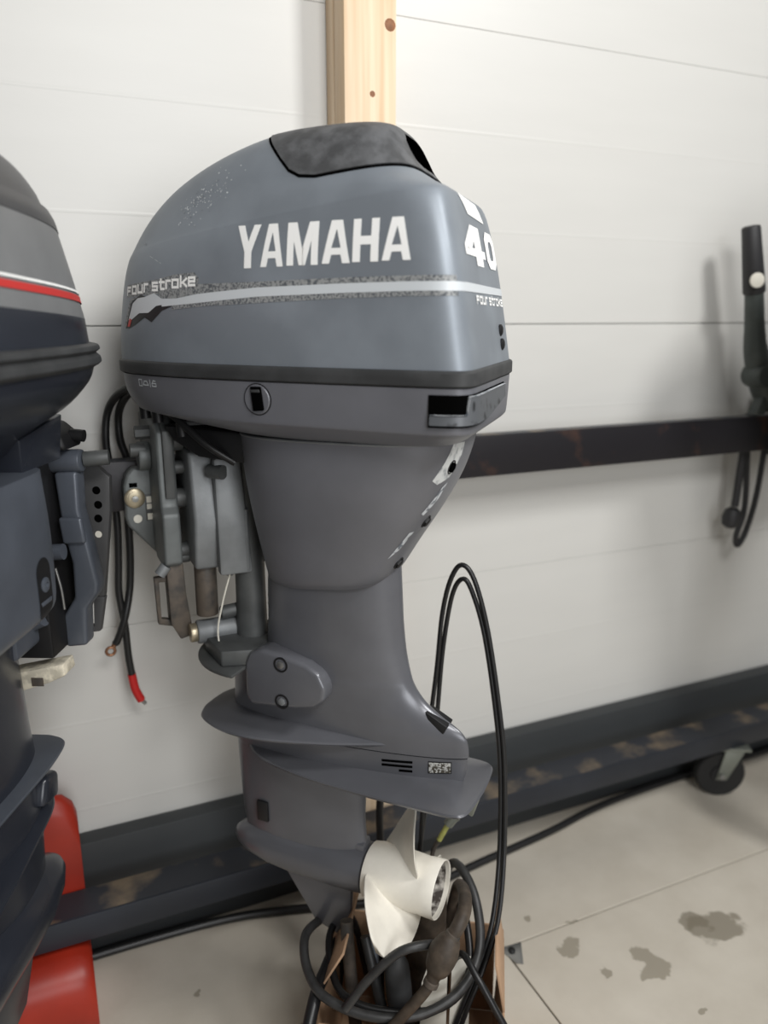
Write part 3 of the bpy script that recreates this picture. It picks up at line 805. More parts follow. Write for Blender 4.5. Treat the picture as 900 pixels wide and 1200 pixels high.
# long side stripe with its worn silver borders
def ribbon(top, bot):
    return [top + bot[::-1]]
su = [(-0.1294, 1.4250), (-0.0223, 1.4262), (0.1104, 1.4292), (0.2050, 1.4303)]
sl = [(-0.2150, 1.3860), (-0.1298, 1.3935), (-0.0224, 1.3978), (0.1108, 1.4030), (0.2050, 1.4050)]
wu = [(-0.2019, 1.4010), (-0.1294, 1.4110), (-0.0223, 1.4185), (0.1105, 1.4218), (0.2050, 1.4230)]
wlow = [(-0.2019, 1.3940), (-0.1297, 1.3985), (-0.0223, 1.4062), (0.1107, 1.4098), (0.2050, 1.4112)]
def wrap_print(name, u_start, v_end, zlo, zhi, m, off, n=90):
    """print carried along the side and round the aft corner: points dropped on the body along its plan normals"""
    LVC = (0, 0, -0.363, 0.06, 0.2555, 0.1675, 2.5, 13.0)
    pts = []
    for k in range(6000):
        a = -pi + (pi + 1.45) * k / 6000
        u, v = plan_pt(LVC, a, SK)
        if v < v_end and not (u < u_start): pts.append(Vector((u, v)))
    d = [0]
    for p, q in zip(pts[:-1], pts[1:]): d.append(d[-1] + (q - p).length)
    rs = []; j_ = 0
    for k in range(n + 1):
        t = d[-1] * k / n
        while j_ < len(d) - 2 and d[j_ + 1] < t: j_ += 1
        rs.append(pts[j_].lerp(pts[j_ + 1], 0 if d[j_ + 1] == d[j_] else (t - d[j_]) / (d[j_ + 1] - d[j_])))
    V, F = [], []
    for k, p in enumerate(rs):
        tn = (rs[min(n, k + 1)] - rs[max(0, k - 1)]).normalized(); no = Vector((tn.y, -tn.x, 0))
        s_ = p.x if p.y < -0.12 else 0.20 + (p.y + 0.12)      # running position used for the height tables
        for z in (zlo(s_), zhi(s_)):
            loc_, nor_, _, _ = cowl_bvh.ray_cast(Vector((p.x, p.y, z)) + no * 0.05, -no)
            V.append(loc_ + no * off if loc_ else Vector((p.x, p.y, z)) + no * off)
    for k in range(n): F.append((2 * k, 2 * k + 2, 2 * k + 3, 2 * k + 1))
    return obj(name, V, F, m, cowl)
def table(T):
    def f(x):
        if x <= T[0][0]: return T[0][1]
        for (a, b), (c, d) in zip(T[:-1], T[1:]):
            if x <= c: return b + (d - b) * (x - a) / (c - a)
        return T[-1][1]
    return f
WU = table(wu + [(0.45, 1.4215)]); WL = table(wlow + [(0.45, 1.4110)]); SU = table(su); SL = table(sl)
wrap_print('stripe', -0.2019, 0.150, WL, WU, 'decal_stripe', 0.0009)
wrap_print('stripe_border', -0.1294, -0.150, WU, SU, 'decal_silver', 0.0006)
wrap_print('stripe_border', -0.2150, -0.150, SL, WL, 'decal_silver', 0.0006)
decal('stripe_border', [[(-0.2019, 1.4015), (-0.1294, 1.4115), (-0.1294, 1.4250), (-0.1500, 1.4225), (-0.2100, 1.4120)]], cowl_bvh, 'decal_silver', cowl, off=0.0005)
# lightning flash at the front
decal('flash_backing', [[(-0.3078, 1.3609), (-0.2900, 1.3950), (-0.2747, 1.4060), (-0.2564, 1.4120), (-0.2019, 1.4010), (-0.1732, 1.3960), (-0.2022, 1.3880), (-0.2277, 1.3710), (-0.2452, 1.3782), (-0.2704, 1.3678), (-0.2939, 1.3610)]], cowl_bvh, 'decal_dark', cowl, off=0.0006)  # dark printed backing behind the flash
decal('flash', [[(-0.2950, 1.3740), (-0.2800, 1.3990), (-0.2640, 1.4070), (-0.2440, 1.4085), (-0.2200, 1.4140), (-0.2019, 1.4055), (-0.1700, 1.4055), (-0.1732, 1.3995), (-0.2150, 1.3950), (-0.2350, 1.3850), (-0.2600, 1.3845), (-0.2850, 1.3740)]], cowl_bvh, 'decal_stripe', cowl, off=0.0010)
decal('flash_tip', [[(-0.2985, 1.3640), (-0.2900, 1.3640), (-0.2830, 1.3745), (-0.2910, 1.3770)]], cowl_bvh, 'decal_red', cowl, off=0.0012)
decal('flash_edge', [[(-0.3100, 1.3640), (-0.3040, 1.3620), (-0.2830, 1.4020), (-0.2640, 1.4085), (-0.2760, 1.4085), (-0.2900, 1.4030)]], cowl_bvh, 'decal_silver', cowl, off=0.0011)

FOUR = {
    'F': [[(0, 0), (0, 1), (0.8, 1)], [(0, 0.5), (0.65, 0.5)]],
    'O': [[(0, 0), (0, 1), (0.85, 1), (0.85, 0), (0, 0)]],
    'U': [[(0, 1), (0, 0), (0.85, 0), (0.85, 1)]],
    'r': [[(0, 0), (0, 1), (0.6, 1)]],
    's': [[(0.8, 1), (0, 1), (0, 0.52), (0.8, 0.52), (0.8, 0), (0, 0)]],
    't': [[(0.2, 1.3), (0.2, 0), (0.7, 0)], [(0, 0.95), (0.7, 0.95)]],
    'k': [[(0, 0), (0, 1.3)], [(0, 0.45), (0.3, 0.5), (0.8, 1)], [(0.3, 0.5), (0.8, 0)]],
    'e': [[(0.8, 0), (0, 0), (0, 1), (0.8, 1), (0.8, 0.5), (0, 0.5)]],
}
def four_stroke(u0, u1, za, zb, h, w):
    seq = ['F', 'O', 'U', 'r', None, 's', 't', 'r', 'O', 'k', 'e']
    wd = [1.25, 1.25, 1.25, 0.95, 0.55, 1.2, 1.05, 0.95, 1.25, 1.15, 0.85]
    tot = sum(wd); x = 0; out = []
    for c, k in zip(seq, wd):
        a = u0 + (u1 - u0) * x / tot
        if c:
            out += strokes(FOUR[c], w, (a, za + (zb - za) * x / tot), (u1 - u0) / tot, h)
        x += k
    return out
decal('lettering', four_stroke(-0.2985, -0.1310, 1.4130, 1.4245, 0.0105, 0.0036), cowl_bvh, 'decal_white', cowl, off=0.0012, grid=0.01)
decal('lettering_base', [[(-0.302, 1.4085), (-0.2120, 1.4125), (-0.150, 1.4190), (-0.1260, 1.4215), (-0.1240, 1.4330), (-0.1330, 1.4415), (-0.1750, 1.4395), (-0.2100, 1.4340), (-0.302, 1.4275)]], cowl_bvh, 'decal_silver', cowl, off=0.0004)
# rear print
decal('sticker', [[(-0.062, 1.5400), (0.045, 1.5370), (0.072, 1.5130), (-0.034, 1.5160)]], cowl_bvh, 'decal_white', cowl, view='rear', off=0.0009)
G4 = [[(0.30, 1.0), (0.62, 1.0), (0.62, 0.0), (0.36, 0.0), (0.36, 0.62)], [(0.30, 1.0), (0.36, 0.62), (0.24, 0.40), (0.0, 0.22), (0.0, 0.46)], [(0.0, 0.22), (0.0, 0.42), (0.38, 0.42), (0.38, 0.22)], [(0.60, 0.22), (0.60, 0.42), (0.74, 0.42), (0.74, 0.22)]]
decal('numeral', glyphs(G4, -0.092, 0.084, 1.4480, 1.5015), cowl_bvh, 'decal_white', cowl, view='rear', off=0.0009)
ro = [(0.22, 0), (0, 0.2), (0, 0.8), (0.22, 1), (0.78, 1), (1, 0.8), (1, 0.2), (0.78, 0)]
ri = [(0.40, 0.24), (0.32, 0.34), (0.32, 0.66), (0.40, 0.76), (0.60, 0.76), (0.68, 0.66), (0.68, 0.34), (0.60, 0.24)]
ring0 = [[ro[q], ro[(q + 1) % 8], ri[(q + 1) % 8], ri[q]] for q in range(8)]
decal('numeral', glyphs(ring0, 0.050, 0.124, 1.4485, 1.5015), cowl_bvh, 'decal_white', cowl, view='rear', off=0.0010)
decal('lettering', four_stroke(-0.066, 0.128, 1.3975, 1.3955, 0.0086, 0.0030), cowl_bvh, 'decal_white', cowl, view='rear', off=0.0010, grid=0.01)
for z in (1.359, 1.338):
    loc, nor, _, _ = cowl_bvh.ray_cast(Vector((2, 0.082, z)), Vector((-1, 0, 0)))
    lathe('rubber_plug', [(0.009, -0.001), (0.009, 0.002), (0.006, 0.004), (0, 0.0045)], loc, (1, 0, 0), 'black', cowl, n=16)
# scuffed specks on the front shoulder
specks = []
for i in range(120):
    t = rnd.random()
    u = -0.17 + 0.085 * t + rnd.gauss(0, 0.012); z = 1.525 + 0.05 * t + rnd.gauss(0, 0.010); r = 0.0005 + 0.0011 * rnd.random()
    specks.append([(u - r, z), (u, z - r), (u + r * 1.4, z), (u, z + r)])
specks += [[(-0.262, 1.4885), (-0.255, 1.4860), (-0.254, 1.4875), (-0.260, 1.4900)], [(-0.235, 1.4680), (-0.205, 1.4560), (-0.205, 1.4567), (-0.235, 1.4687)]]
sp = decal('scratches', specks, cowl_bvh, 'scuff', cowl, off=0.0006, grid=0.05); tag(sp, kind='stuff')

# ---- fittings on the lower cowling
loc, nor, _, _ = low_bvh.ray_cast(Vector((-0.0248, -2, 1.2650)), Vector((0, 1, 0)))
pl = lathe('plug', [(0.0215, -0.003), (0.0215, 0.0016), (0.0205, 0.0026), (0.0, 0.0028)], loc, nor, 'slate_dark', low, n=36)
lathe('plug_gap', [(0.0232, -0.003), (0.0232, 0.0006), (0.0212, 0.0007), (0.0212, -0.003)], loc, nor, 'black', low, n=36)
prism('slot', [(-0.034, 1.2830), (-0.016, 1.2835), (-0.0125, 1.2500), (-0.030, 1.2480)], loc.y - 0.0062, loc.y - 0.002, 'y', 'void', low, bevel=0.0015)
prism('slot_lip', [(-0.032, 1.2790), (-0.0175, 1.2795), (-0.017, 1.2755), (-0.0315, 1.2750)], loc.y - 0.0072, loc.y - 0.006, 'y', 'rubber', low, bevel=0.0004)
sg = strokes([[(0, 0), (0, 1), (0.35, 1), (0.35, 0), (0, 0)], [(0.5, 0.2), (0.62, 0.8), (0.9, 0.8), (1.05, 0.2), (0.5, 0.2)], [(1.25, 0), (1.25, 1)], [(1.45, 0.1), (1.45, 0.55), (1.85, 0.55), (1.85, 0.1), (1.45, 0.1)], [(1.5, 0.55), (1.6, 1.0), (1.8, 0.9)]], 0.0016, (-0.272, 1.2730), 0.025, 0.0100)
decal('warning_icons', sg, low_bvh, 'decal_stripe', low, off=0.0008, grid=0.02)

def wrap_band(name, lv, u_start, v_end, zlo, zhi, off, thick, m, parent, n=30):
    """strip that follows the cowling from the near side round the aft corner"""
    pts = []
    for k in range(4000):
        a = -pi / 2 + pi * k / 4000
        u, v = plan_pt(lv, a, SK)
        if u >= u_start and v <= v_end and a < 1.4: pts.append(Vector((u, v)))
    # resample by length
    d = [0]
    for p, q in zip(pts[:-1], pts[1:]): d.append(d[-1] + (q - p).length)
    rs = []
    j = 0
    for k in range(n + 1):
        t = d[-1] * k / n
        while j < len(d) - 2 and d[j + 1] < t: j += 1
        f_ = 0 if d[j + 1] == d[j] else (t - d[j]) / (d[j + 1] - d[j])
        rs.append(pts[j].lerp(pts[j + 1], f_))
    V, F = [], []
    for k, p in enumerate(rs):
        tn = (rs[min(n, k + 1)] - rs[max(0, k - 1)]).normalized(); no = Vector((tn.y, -tn.x))
        t = k / n; z0 = zlo(t); z1 = zhi(t)
        i0 = p + no * (off - 0.004); o0 = p + no * (off + thick); o1 = p + no * (off + thick * 0.75)
        V += [(i0.x, i0.y, z0), (o0.x, o0.y, z0 + 0.001), (o1.x, o1.y, z1 - 0.001), (i0.x, i0.y, z1)]
    for k in range(n):
        for q in range(4):
            F.append((k * 4 + q, k * 4 + (q + 1) % 4, (k + 1) * 4 + (q + 1) % 4, (k + 1) * 4 + q))
    F.append((0, 1, 2, 3)); F.append((n * 4 + 3, n * 4 + 2, n * 4 + 1, n * 4))
    return obj(name, V, F, m, parent, smooth=40)
LVB = (0, 0, -0.368, 0.06, 0.2728, 0.1694, 2.5, 12.0)
wrap_band('latch_recess', LVB, 0.236, 0.075, lambda t: 1.2385 + 0.020 * max(0, t - 0.45) / 0.55, lambda t: 1.2825, 0.0016, 0.0012, 'void', low, n=90)
la = wrap_band('latch_lever', LVB, 0.2385, 0.070, lambda t: 1.2415 + 0.018 * max(0, t - 0.5) / 0.5, lambda t: 1.2555 + 0.024 * max(0.0, min(1.0, (t - 0.17) / 0.012)), 0.0028, 0.0035, 'latch_worn', low, n=170)
wrap_band('latch_edge', LVB, 0.2385, 0.070, lambda t: 1.2550 + 0.0236 * max(0.0, min(1.0, (t - 0.17) / 0.012)), lambda t: 1.2568 + 0.0238 * max(0.0, min(1.0, (t - 0.17) / 0.012)), 0.0028, 0.0039, 'scuff', low, n=170)

# ---- screws and worn patch on the aft edge of the apron
for (v, z, mt) in ((-0.036, 1.163, 'void'), (-0.020, 1.071, 'black'), (-0.022, 0.998, 'black')):
    loc, nor, _, _ = apron_bvh.ray_cast(Vector((2, v, z)), Vector((-1, 0, 0)))
    lathe('screw_recess', [(0.0115, -0.004), (0.0115, 0.0012), (0.0095, 0.0014), (0.0095, -0.003)], loc, nor, 'black', apron, n=20)
    lathe('screw', [(0.0085, -0.004), (0.0085, 0.0040), (0.006, 0.005), (0, 0.005)], loc, nor, mt, apron, n=6)
decal('worn_patch', [[(-0.052, 1.200), (-0.006, 1.198), (-0.006, 1.178), (-0.018, 1.160), (-0.030, 1.146), (-0.062, 1.140), (-0.076, 1.148), (-0.066, 1.170)]], apron_bvh, 'worn_primer', apron, view='rear', off=0.0006)
decal('worn_patch', [[(-0.040, 1.132), (-0.026, 1.138), (-0.030, 1.112), (-0.050, 1.088), (-0.058, 1.092)]], apron_bvh, 'scuff', apron, view='rear', off=0.0006)
decal('worn_patch', [[(-0.055, 1.060), (-0.045, 1.060), (-0.050, 1.030), (-0.060, 1.015)]], apron_bvh, 'scuff', apron, view='rear', off=0.0006)
decal('label_plate', [[(0.188, 0.6580), (0.226, 0.6600), (0.226, 0.6380), (0.188, 0.6350)]], gear_bvh, 'black', motor, off=0.0008)
decal('label_print', [[(0.1895, 0.6562), (0.2245, 0.6582), (0.2245, 0.6398), (0.1895, 0.6368)]], gear_bvh, 'decal_label', motor, off=0.0012)

# ---- battery cables hanging from the front of the motor
ca = tube('battery_cable', [(-0.54, -0.20, 1.262), (-0.575, -0.12, 1.250), (-0.602, -0.068, 1.212), (-0.612, -0.060, 1.150), (-0.606, -0.058, 1.06), (-0.604, -0.060, 0.98), (-0.608, -0.060, 0.90), (-0.612, -0.060, 0.84), (-0.606, -0.060, 0.77), (-0.604, -0.060, 0.70), (-0.600, -0.060, 0.655)], 0.0075, 'cable_black', motor, MW)
tube('red_sleeve', [(-0.601, -0.060, 0.660), (-0.596, -0.060, 0.625), (-0.586, -0.060, 0.598)], 0.0088, 'copper_red', ca, MW)
tube('bare_end', [(-0.587, -0.060, 0.600), (-0.578, -0.060, 0.588)], 0.004, 'steel', ca, MW, sub=2)
cb = tube('battery_cable', [(-0.53, -0.20, 1.258), (-0.565, -0.12, 1.245), (-0.584, -0.068, 1.205), (-0.586, -0.060, 1.15), (-0.575, -0.060, 1.10), (-0.582, -0.058, 1.02), (-0.584, -0.060, 0.93), (-0.590, -0.060, 0.85), (-0.605, -0.070, 0.79), (-0.622, -0.068, 0.745), (-0.628, -0.066, 0.735)], 0.0075, 'cable_black', motor, MW)
cyl('terminal_crimp', (-0.627, -0.066, 0.738), (-0.632, -0.066, 0.729), 0.005, 'copper', cb, MW)
rg = []
for k in range(17):
    a = 2 * pi * k / 16; rg.append((-0.638 + 0.0085 * cos(a), -0.066, 0.720 + 0.0085 * sin(a)))
tube('terminal_ring', rg, 0.0032, 'copper', cb, MW, n=8, sub=1)

# ================================================================== second outboard, at the left edge
LA = radians(-92)
left = thing('outboard_motor', 'navy and grey outboard motor with a red stripe cut off by the left edge', 'outboard motor', (-0.60, 1.05, 0), LA)
LI = (Matrix.Translation((-0.60, 1.05, 0)) @ Matrix.Rotation(LA, 4, 'Z')).inverted()
LW = LI @ WALL
def lv(z, uf, hw, um=0.10, ur=0.42, nf=2.6, nr=4.0, tl=0.0): return (z - 0.5 * tl, z + tl, uf, um, ur, hw, nf, nr)
lk = dict(uref=(-0.38, 0.28))
TL = 0.022
base = loft('cowling_base', [lv(1.343, -0.250, 0.192), lv(1.374, -0.245, 0.190, tl=TL)], 'navy_gloss', left, N=72, sub=2)
side = loft('cowling_side', [lv(1.3742, -0.245, 0.190, tl=TL), lv(1.42, -0.226, 0.184, tl=TL), lv(1.488, -0.195, 0.174, tl=TL)], 'left_grey', left, N=72, sub=4)
loft('cowling_band', [lv(1.4882, -0.196, 0.175, tl=TL), lv(1.500, -0.188, 0.174, tl=TL), lv(1.5118, -0.176, 0.170, tl=TL)], 'left_black', left, N=72, sub=3)
loft('cowling_top', [lv(1.512, -0.172, 0.164, tl=TL), lv(1.535, -0.150, 0.158, tl=TL), lv(1.560, -0.105, 0.145, um=0.12, tl=TL), lv(1.580, -0.04, 0.11, um=0.14, tl=TL), lv(1.592, 0.06, 0.05, um=0.16, ur=0.36, tl=TL)], 'left_black', left, N=72, sub=4)
loft('cowling_seal', [lv(1.310, -0.252, 0.200), lv(1.316, -0.262, 0.208), lv(1.324, -0.260, 0.207), lv(1.329, -0.256, 0.201), lv(1.334, -0.261, 0.207), lv(1.340, -0.259, 0.205), lv(1.3428, -0.252, 0.194)], 'rubber', left, N=72, sub=2)
loft('lower_cowling', [lv(1.195, -0.150, 0.085), lv(1.222, -0.168, 0.110), lv(1.236, -0.185, 0.132), lv(1.258, -0.212, 0.164), lv(1.288, -0.240, 0.190), lv(1.3098, -0.250, 0.198)], 'navy_gloss', left, N=72, sub=3)
side_bvh = bvh_of(side)
for nm, z0, z1, mt in (('white_stripe', 1.4085, 1.4115, 'decal_white'), ('red_stripe', 1.3960, 1.4050, 'decal_red')):
    V, F = [], []
    n_ = 60
    for k in range(n_ + 1):
        a = 0.3 + (pi * 1.02 - 0.3) * k / n_
        for z in (z0, z1):
            t = (z - 1.3742) / (1.488 - 1.3742)
            u, v = plan_pt((0, 0, -0.246 + 0.046 * t, 0.10, 0.42, 0.1915 - 0.014 * t, 2.6, 4.0), a)
            q = (u + 0.38) / 0.66
            V.append((u - 0.0008, v, z - 0.5 * TL + 1.5 * TL * q))
    for k in range(n_): F.append((2 * k, 2 * k + 2, 2 * k + 3, 2 * k + 1))
    obj(nm, V, F, mt, side)
shr = loft('apron', [lv(0.950, -0.045, 0.098, um=0.08, ur=0.22, nf=5), lv(0.962, -0.055, 0.116, um=0.08, ur=0.24, nf=6), lv(0.990, -0.062, 0.126, um=0.08, ur=0.25, nf=7), lv(1.080, -0.066, 0.125, um=0.08, ur=0.26, nf=7), lv(1.170, -0.066, 0.119, um=0.08, ur=0.26, nf=7)], 'navy_paint', left, N=72, sub=4)
prism('upper_mount', [(-0.14, 1.168), (-0.02, 1.168), (-0.02, 1.215), (-0.16, 1.235)], 0.02, 0.100, 'y', 'navy_gloss', left, bevel=0.003)
shr_bvh = bvh_of(shr)
def pill(uc, zc, w, h):
    out = []
    for k in range(13): a = pi * k / 12; out.append((uc + w * cos(a), zc + h + w * sin(a)))
    for k in range(13): a = pi + pi * k / 12; out.append((uc + w * cos(a), zc - h + w * sin(a)))
    return out
decal('screw_slot', [pill(0.005, 1.010, 0.021, 0.024)], shr_bvh, 'black', left, view='far', off=0.0008)
lathe('screw', [(0.011, 0), (0.011, 0.003), (0.008, 0.005), (0.0045, 0.005), (0.004, 0.002), (0, 0.002)], (0.006, 0.1252, 1.016), (0, 1, 0), 'navy_paint', left, n=16)
prism('screw_rib', [(-0.010, 0.994), (0.022, 0.994), (0.020, 0.988), (-0.008, 0.988)], 0.124, 0.128, 'y', 'navy_paint', left, bevel=0.001)
# clamp bracket
cyl('tilt_tube', (-0.20, 0.048, 1.153), (-0.20, 0.108, 1.155), 0.0185, 'navy_paint', left, bevel=0.003)
cyl('tilt_tube_end', (-0.205, 0.107, 1.156), (-0.215, 0.146, 1.158), 0.0125, 'bracket_dark', left, bevel=0.002)
prism('clamp_arm', [(0.064, 1.137), (0.102, 1.139), (0.100, 1.075), (0.108, 1.028), (0.120, 0.950), (0.117, 0.932), (0.096, 0.905), (0.092, 0.840), (0.056, 0.836), (0.056, 0.892), (0.078, 0.925), (0.080, 0.985), (0.070, 1.040)], -0.220, -0.185, 'x', 'navy_paint', left, bevel=0.006, segs=3)
prism('clamp_boss', [(0.068, 1.065), (0.106, 1.065), (0.110, 1.022), (0.072, 1.020)], -0.186, -0.176, 'x', 'navy_paint', left, bevel=0.006, segs=3)
prism('clamp_plate', [(0.036, 1.145), (0.099, 1.150), (0.122, 1.125), (0.130, 1.118), (0.126, 1.06), (0.103, 0.905), (0.036, 0.905)], -0.262, -0.248, 'x', 'left_black', left, bevel=0.002)
frame_prism('clamp_slot_plate', [(0.036, 0.9045), (0.1035, 0.9045), (0.090, 0.840), (0.036, 0.832)], [(0.070, 0.896), (0.083, 0.896), (0.080, 0.850), (0.070, 0.850)], -0.262, -0.248, 'x', 'left_black', left)
for (v, z, r, m_) in ((0.106, 1.095, 0.007, 'void'), (0.107, 1.070, 0.007, 'void'), (0.105, 1.046, 0.007, 'void'), (0.103, 1.018, 0.006, 'paper_white'), (0.097, 0.966, 0.005, 'zinc')):
    lathe('adjuster_hole', [(r, 0), (r, 0.0006), (0, 0.0006)], (-0.2482, v, z), (1, 0, 0), m_, left, n=14)
prism('clamp_head', [(0.030, 1.178), (0.036, 1.212), (0.072, 1.218), (0.092, 1.200), (0.100, 1.176)], -0.23, -0.16, 'x', 'black', left, bevel=0.008, segs=3)
cyl('clamp_knob', (-0.205, 0.090, 1.196), (-0.205, 0.112, 1.194), 0.010, 'black', left, n=12)
box('dark_gap_filler', -0.235, -0.13, -0.03, 0.060, 0.84, 1.165, 'black', left, bevel=0.004)  # added black box standing in for the dark interior behind apron and arm
cyl('swivel_pin', (-0.165, 0.050, 1.010), (-0.165, 0.078, 1.012), 0.013, 'navy_paint', left)
tube('return_spring', [(-0.16, 0.064, 0.985), (-0.16, 0.070, 0.95), (-0.16, 0.072, 0.915)], 0.0022, 'steel', left)
prism('lower_yoke', [(-0.070, 0.868), (-0.028, 0.888), (0.030, 0.912), (0.040, 0.905), (0.040, 0.870), (-0.020, 0.836), (-0.070, 0.830)], -0.165, -0.06, 'x', 'navy_paint', left, bevel=0.006)
cyl('yoke_pin', (-0.125, 0.030, 0.905), (-0.125, 0.052, 0.915), 0.015, 'navy_paint', left)
an = prism('anode_bar', [(-0.040, 0.796), (-0.020, 0.812), (0.074, 0.832), (0.077, 0.812), (0.048, 0.798), (-0.032, 0.772)], -0.170, -0.128, 'x', 'anode', left, bevel=0.003)
box('anode_stain', -0.1282, -0.1272, 0.020, 0.040, 0.793, 0.808, 'rust_brown', an, bevel=0.0003)
# leg and gearcase
loft('leg', [lv(0.60, -0.135, 0.048, um=0.02, ur=0.25, nf=2.0, nr=2.4), lv(0.66, -0.132, 0.046, um=0.02, ur=0.22, nf=2.0, nr=2.4), lv(0.74, -0.125, 0.040, um=0.02, ur=0.18, nf=2.0, nr=2.4), lv(0.84, -0.115, 0.040, um=0.02, ur=0.16, nf=2.0, nr=2.4), lv(0.955, -0.10, 0.05, um=0.04, ur=0.16, nf=2.0, nr=2.4)], 'navy_gloss', left, N=64, sub=3)
plate('splash_plate', [(-0.168, 0.0), (-0.165, -0.028), (-0.145, -0.056), (-0.08, -0.066), (0.02, -0.066), (0.12, -0.062), (0.22, -0.045), (0.24, 0.0)], 0.680, 0.684, 0.690, 0.72, 'navy_paint', left, tilt=0.02)
prism('water_fitting', [(-0.118, 0.600), (-0.125, 0.645), (-0.08, 0.655), (-0.06, 0.610)], 0.015, 0.052, 'y', 'navy_gloss', left, bevel=0.010, segs=3)
plate('anti_ventilation_plate', [(-0.150, 0.0), (-0.145, -0.022), (-0.10, -0.048), (0.0, -0.065), (0.12, -0.080), (0.26, -0.085), (0.27, 0.0)], 0.584, 0.588, 0.604, 0.5, 'navy_gloss', left)
loft('gearcase', [lv(0.40, -0.125, 0.030, um=0.0, ur=0.10, nf=2.0, nr=2.0), lv(0.48, -0.128, 0.034, um=0.0, ur=0.10, nf=2.0, nr=2.0), lv(0.55, -0.130, 0.040, um=0.0, ur=0.12, nf=2.0, nr=2.0), lv(0.6, -0.132, 0.046, um=0.02, ur=0.25, nf=2.0, nr=2.4)], 'navy_gloss', left, N=64, sub=3)
lathe('torpedo', [(0.001, -0.178), (0.014, -0.172), (0.028, -0.155), (0.042, -0.12), (0.053, -0.06), (0.056, 0.02), (0.056, 0.12), (0.050, 0.20), (0.02, 0.205)], (0, 0, 0.43), (1, 0, 0), 'navy_gloss', left, n=36)
prism('skeg', [(-0.10, 0.40), (-0.02, 0.27), (0.06, 0.25), (0.11, 0.39)], -0.006, 0.006, 'y', 'navy_gloss', left, bevel=0.003)

# ================================================================== third outboard, mostly beyond the right edge
right = thing('outboard_motor', 'small outboard with an upright black tiller grip at the right edge', 'outboard motor', wp(1.0, -0.20, 0), WALL_A)
def R(u, v, z): return (u - 1.0, v + 0.20, z)
tl = cyl('tiller_grip', R(0.954, -0.12, 1.600), R(0.991, -0.12, 1.436), 0.0225, 'tiller_black', right, bevel=0.006, r2=0.028)
lathe('grip_button', [(0.0185, 0), (0.0185, 0.004), (0.015, 0.0055), (0, 0.0055)], R(0.965, -0.146, 1.468), (-0.35, -1, 0.05), 'paper_white', tl, n=24)
tube('tiller_arm', [R(0.990, -0.12, 1.440), R(1.004, -0.12, 1.36), R(1.021, -0.12, 1.283), R(1.06, -0.12, 1.20), R(1.10, -0.12, 1.15)], [0.023, 0.025, 0.030, 0.034, 0.034], 'tiller_green', right, n=16)
tube('tiller_link', [R(1.022, -0.115, 1.42), R(1.045, -0.115, 1.32), R(1.09, -0.12, 1.24)], 0.009, 'tiller_green', right)
lathe('tiller_joint', [(0.028, -0.03), (0.032, -0.02), (0.032, 0.02), (0.028, 0.03)], R(1.030, -0.125, 1.228), (0, 1, 0), 'tiller_green', right, n=20)
prism('clamp_bracket', [(0.06, 1.22), (0.12, 1.25), (0.30, 1.25), (0.30, 1.00), (0.16, 0.96), (0.12, 1.05), (0.11, 1.122), (0.07, 1.122)], -0.02, 0.058, 'y', 'tiller_green', right, bevel=0.006)
prism('clamp_jaw', [(0.022, 1.124), (0.055, 1.20), (0.085, 1.20), (0.055, 1.124)], 0.058, 0.090, 'y', 'tiller_green', right, bevel=0.004)
box('clamp_back', 0.15, 0.29, 0.1005, 0.125, 1.00, 1.22, 'tiller_green', right, bevel=0.004)
box('clamp_bridge', 0.15, 0.29, 0.0, 0.125, 1.1215, 1.22, 'tiller_green', right, bevel=0.004)
tube('lock_bar', [R(1.062, -0.085, 1.12), R(1.055, -0.085, 1.02), R(1.046, -0.085, 0.86)], 0.0105, 'tiller_black', right)
lathe('lock_knob', [(0.010, -0.030), (0.021, -0.022), (0.026, 0.0), (0.021, 0.022), (0.010, 0.030)], R(1.037, -0.085, 0.828), (0.2, 0, 1), 'tiller_black', right, n=18)
tube('lock_rod', [R(1.072, -0.083, 1.12), R(1.073, -0.083, 1.02), R(1.085, -0.083, 0.90), R(1.085, -0.083, 0.83), R(1.066, -0.083, 0.772), R(1.076, -0.083, 0.742), R(1.102, -0.083, 0.78), R(1.128, -0.083, 0.88), R(1.140, -0.083, 1.03)], 0.008, 'tiller_black', right)
RL = [(1.34, 1.34, -0.02, 0.20, 0.36, 0.150, 2.6, 3.5), (1.40, 1.40, -0.04, 0.20, 0.38, 0.165, 2.6, 3.5), (1.54, 1.54, -0.02, 0.20, 0.36, 0.155, 2.6, 3.5), (1.62, 1.62, 0.04, 0.20, 0.32, 0.12, 2.6, 3.5), (1.645, 1.645, 0.12, 0.20, 0.26, 0.06, 2.4, 2.6)]
RXF = Matrix.Translation((-0.03, -0.30, 0)) @ Matrix.Rotation(radians(-70), 4, 'Z') @ Matrix.Translation((-0.14, 0, 0))
loft('cowling', RL, 'navy_paint', right, N=64, sub=4, xf=RXF)
loft('leg', [(0.60, 0.60, 0.06, 0.16, 0.34, 0.035, 2.0, 2.2), (0.80, 0.80, 0.08, 0.16, 0.28, 0.04, 2.0, 2.2), (1.10, 1.10, 0.06, 0.16, 0.28, 0.07, 2.2, 2.4), (1.339, 1.339, 0.02, 0.18, 0.32, 0.11, 2.4, 3.0)], 'navy_paint', right, N=56, sub=4, xf=RXF)
loft('gearcase', [(0.36, 0.36, 0.07, 0.16, 0.26, 0.025, 2.0, 2.0), (0.52, 0.52, 0.07, 0.16, 0.28, 0.03, 2.0, 2.0), (0.599, 0.599, 0.06, 0.16, 0.34, 0.034, 2.0, 2.2)], 'navy_paint', right, N=48, sub=3, xf=RXF)
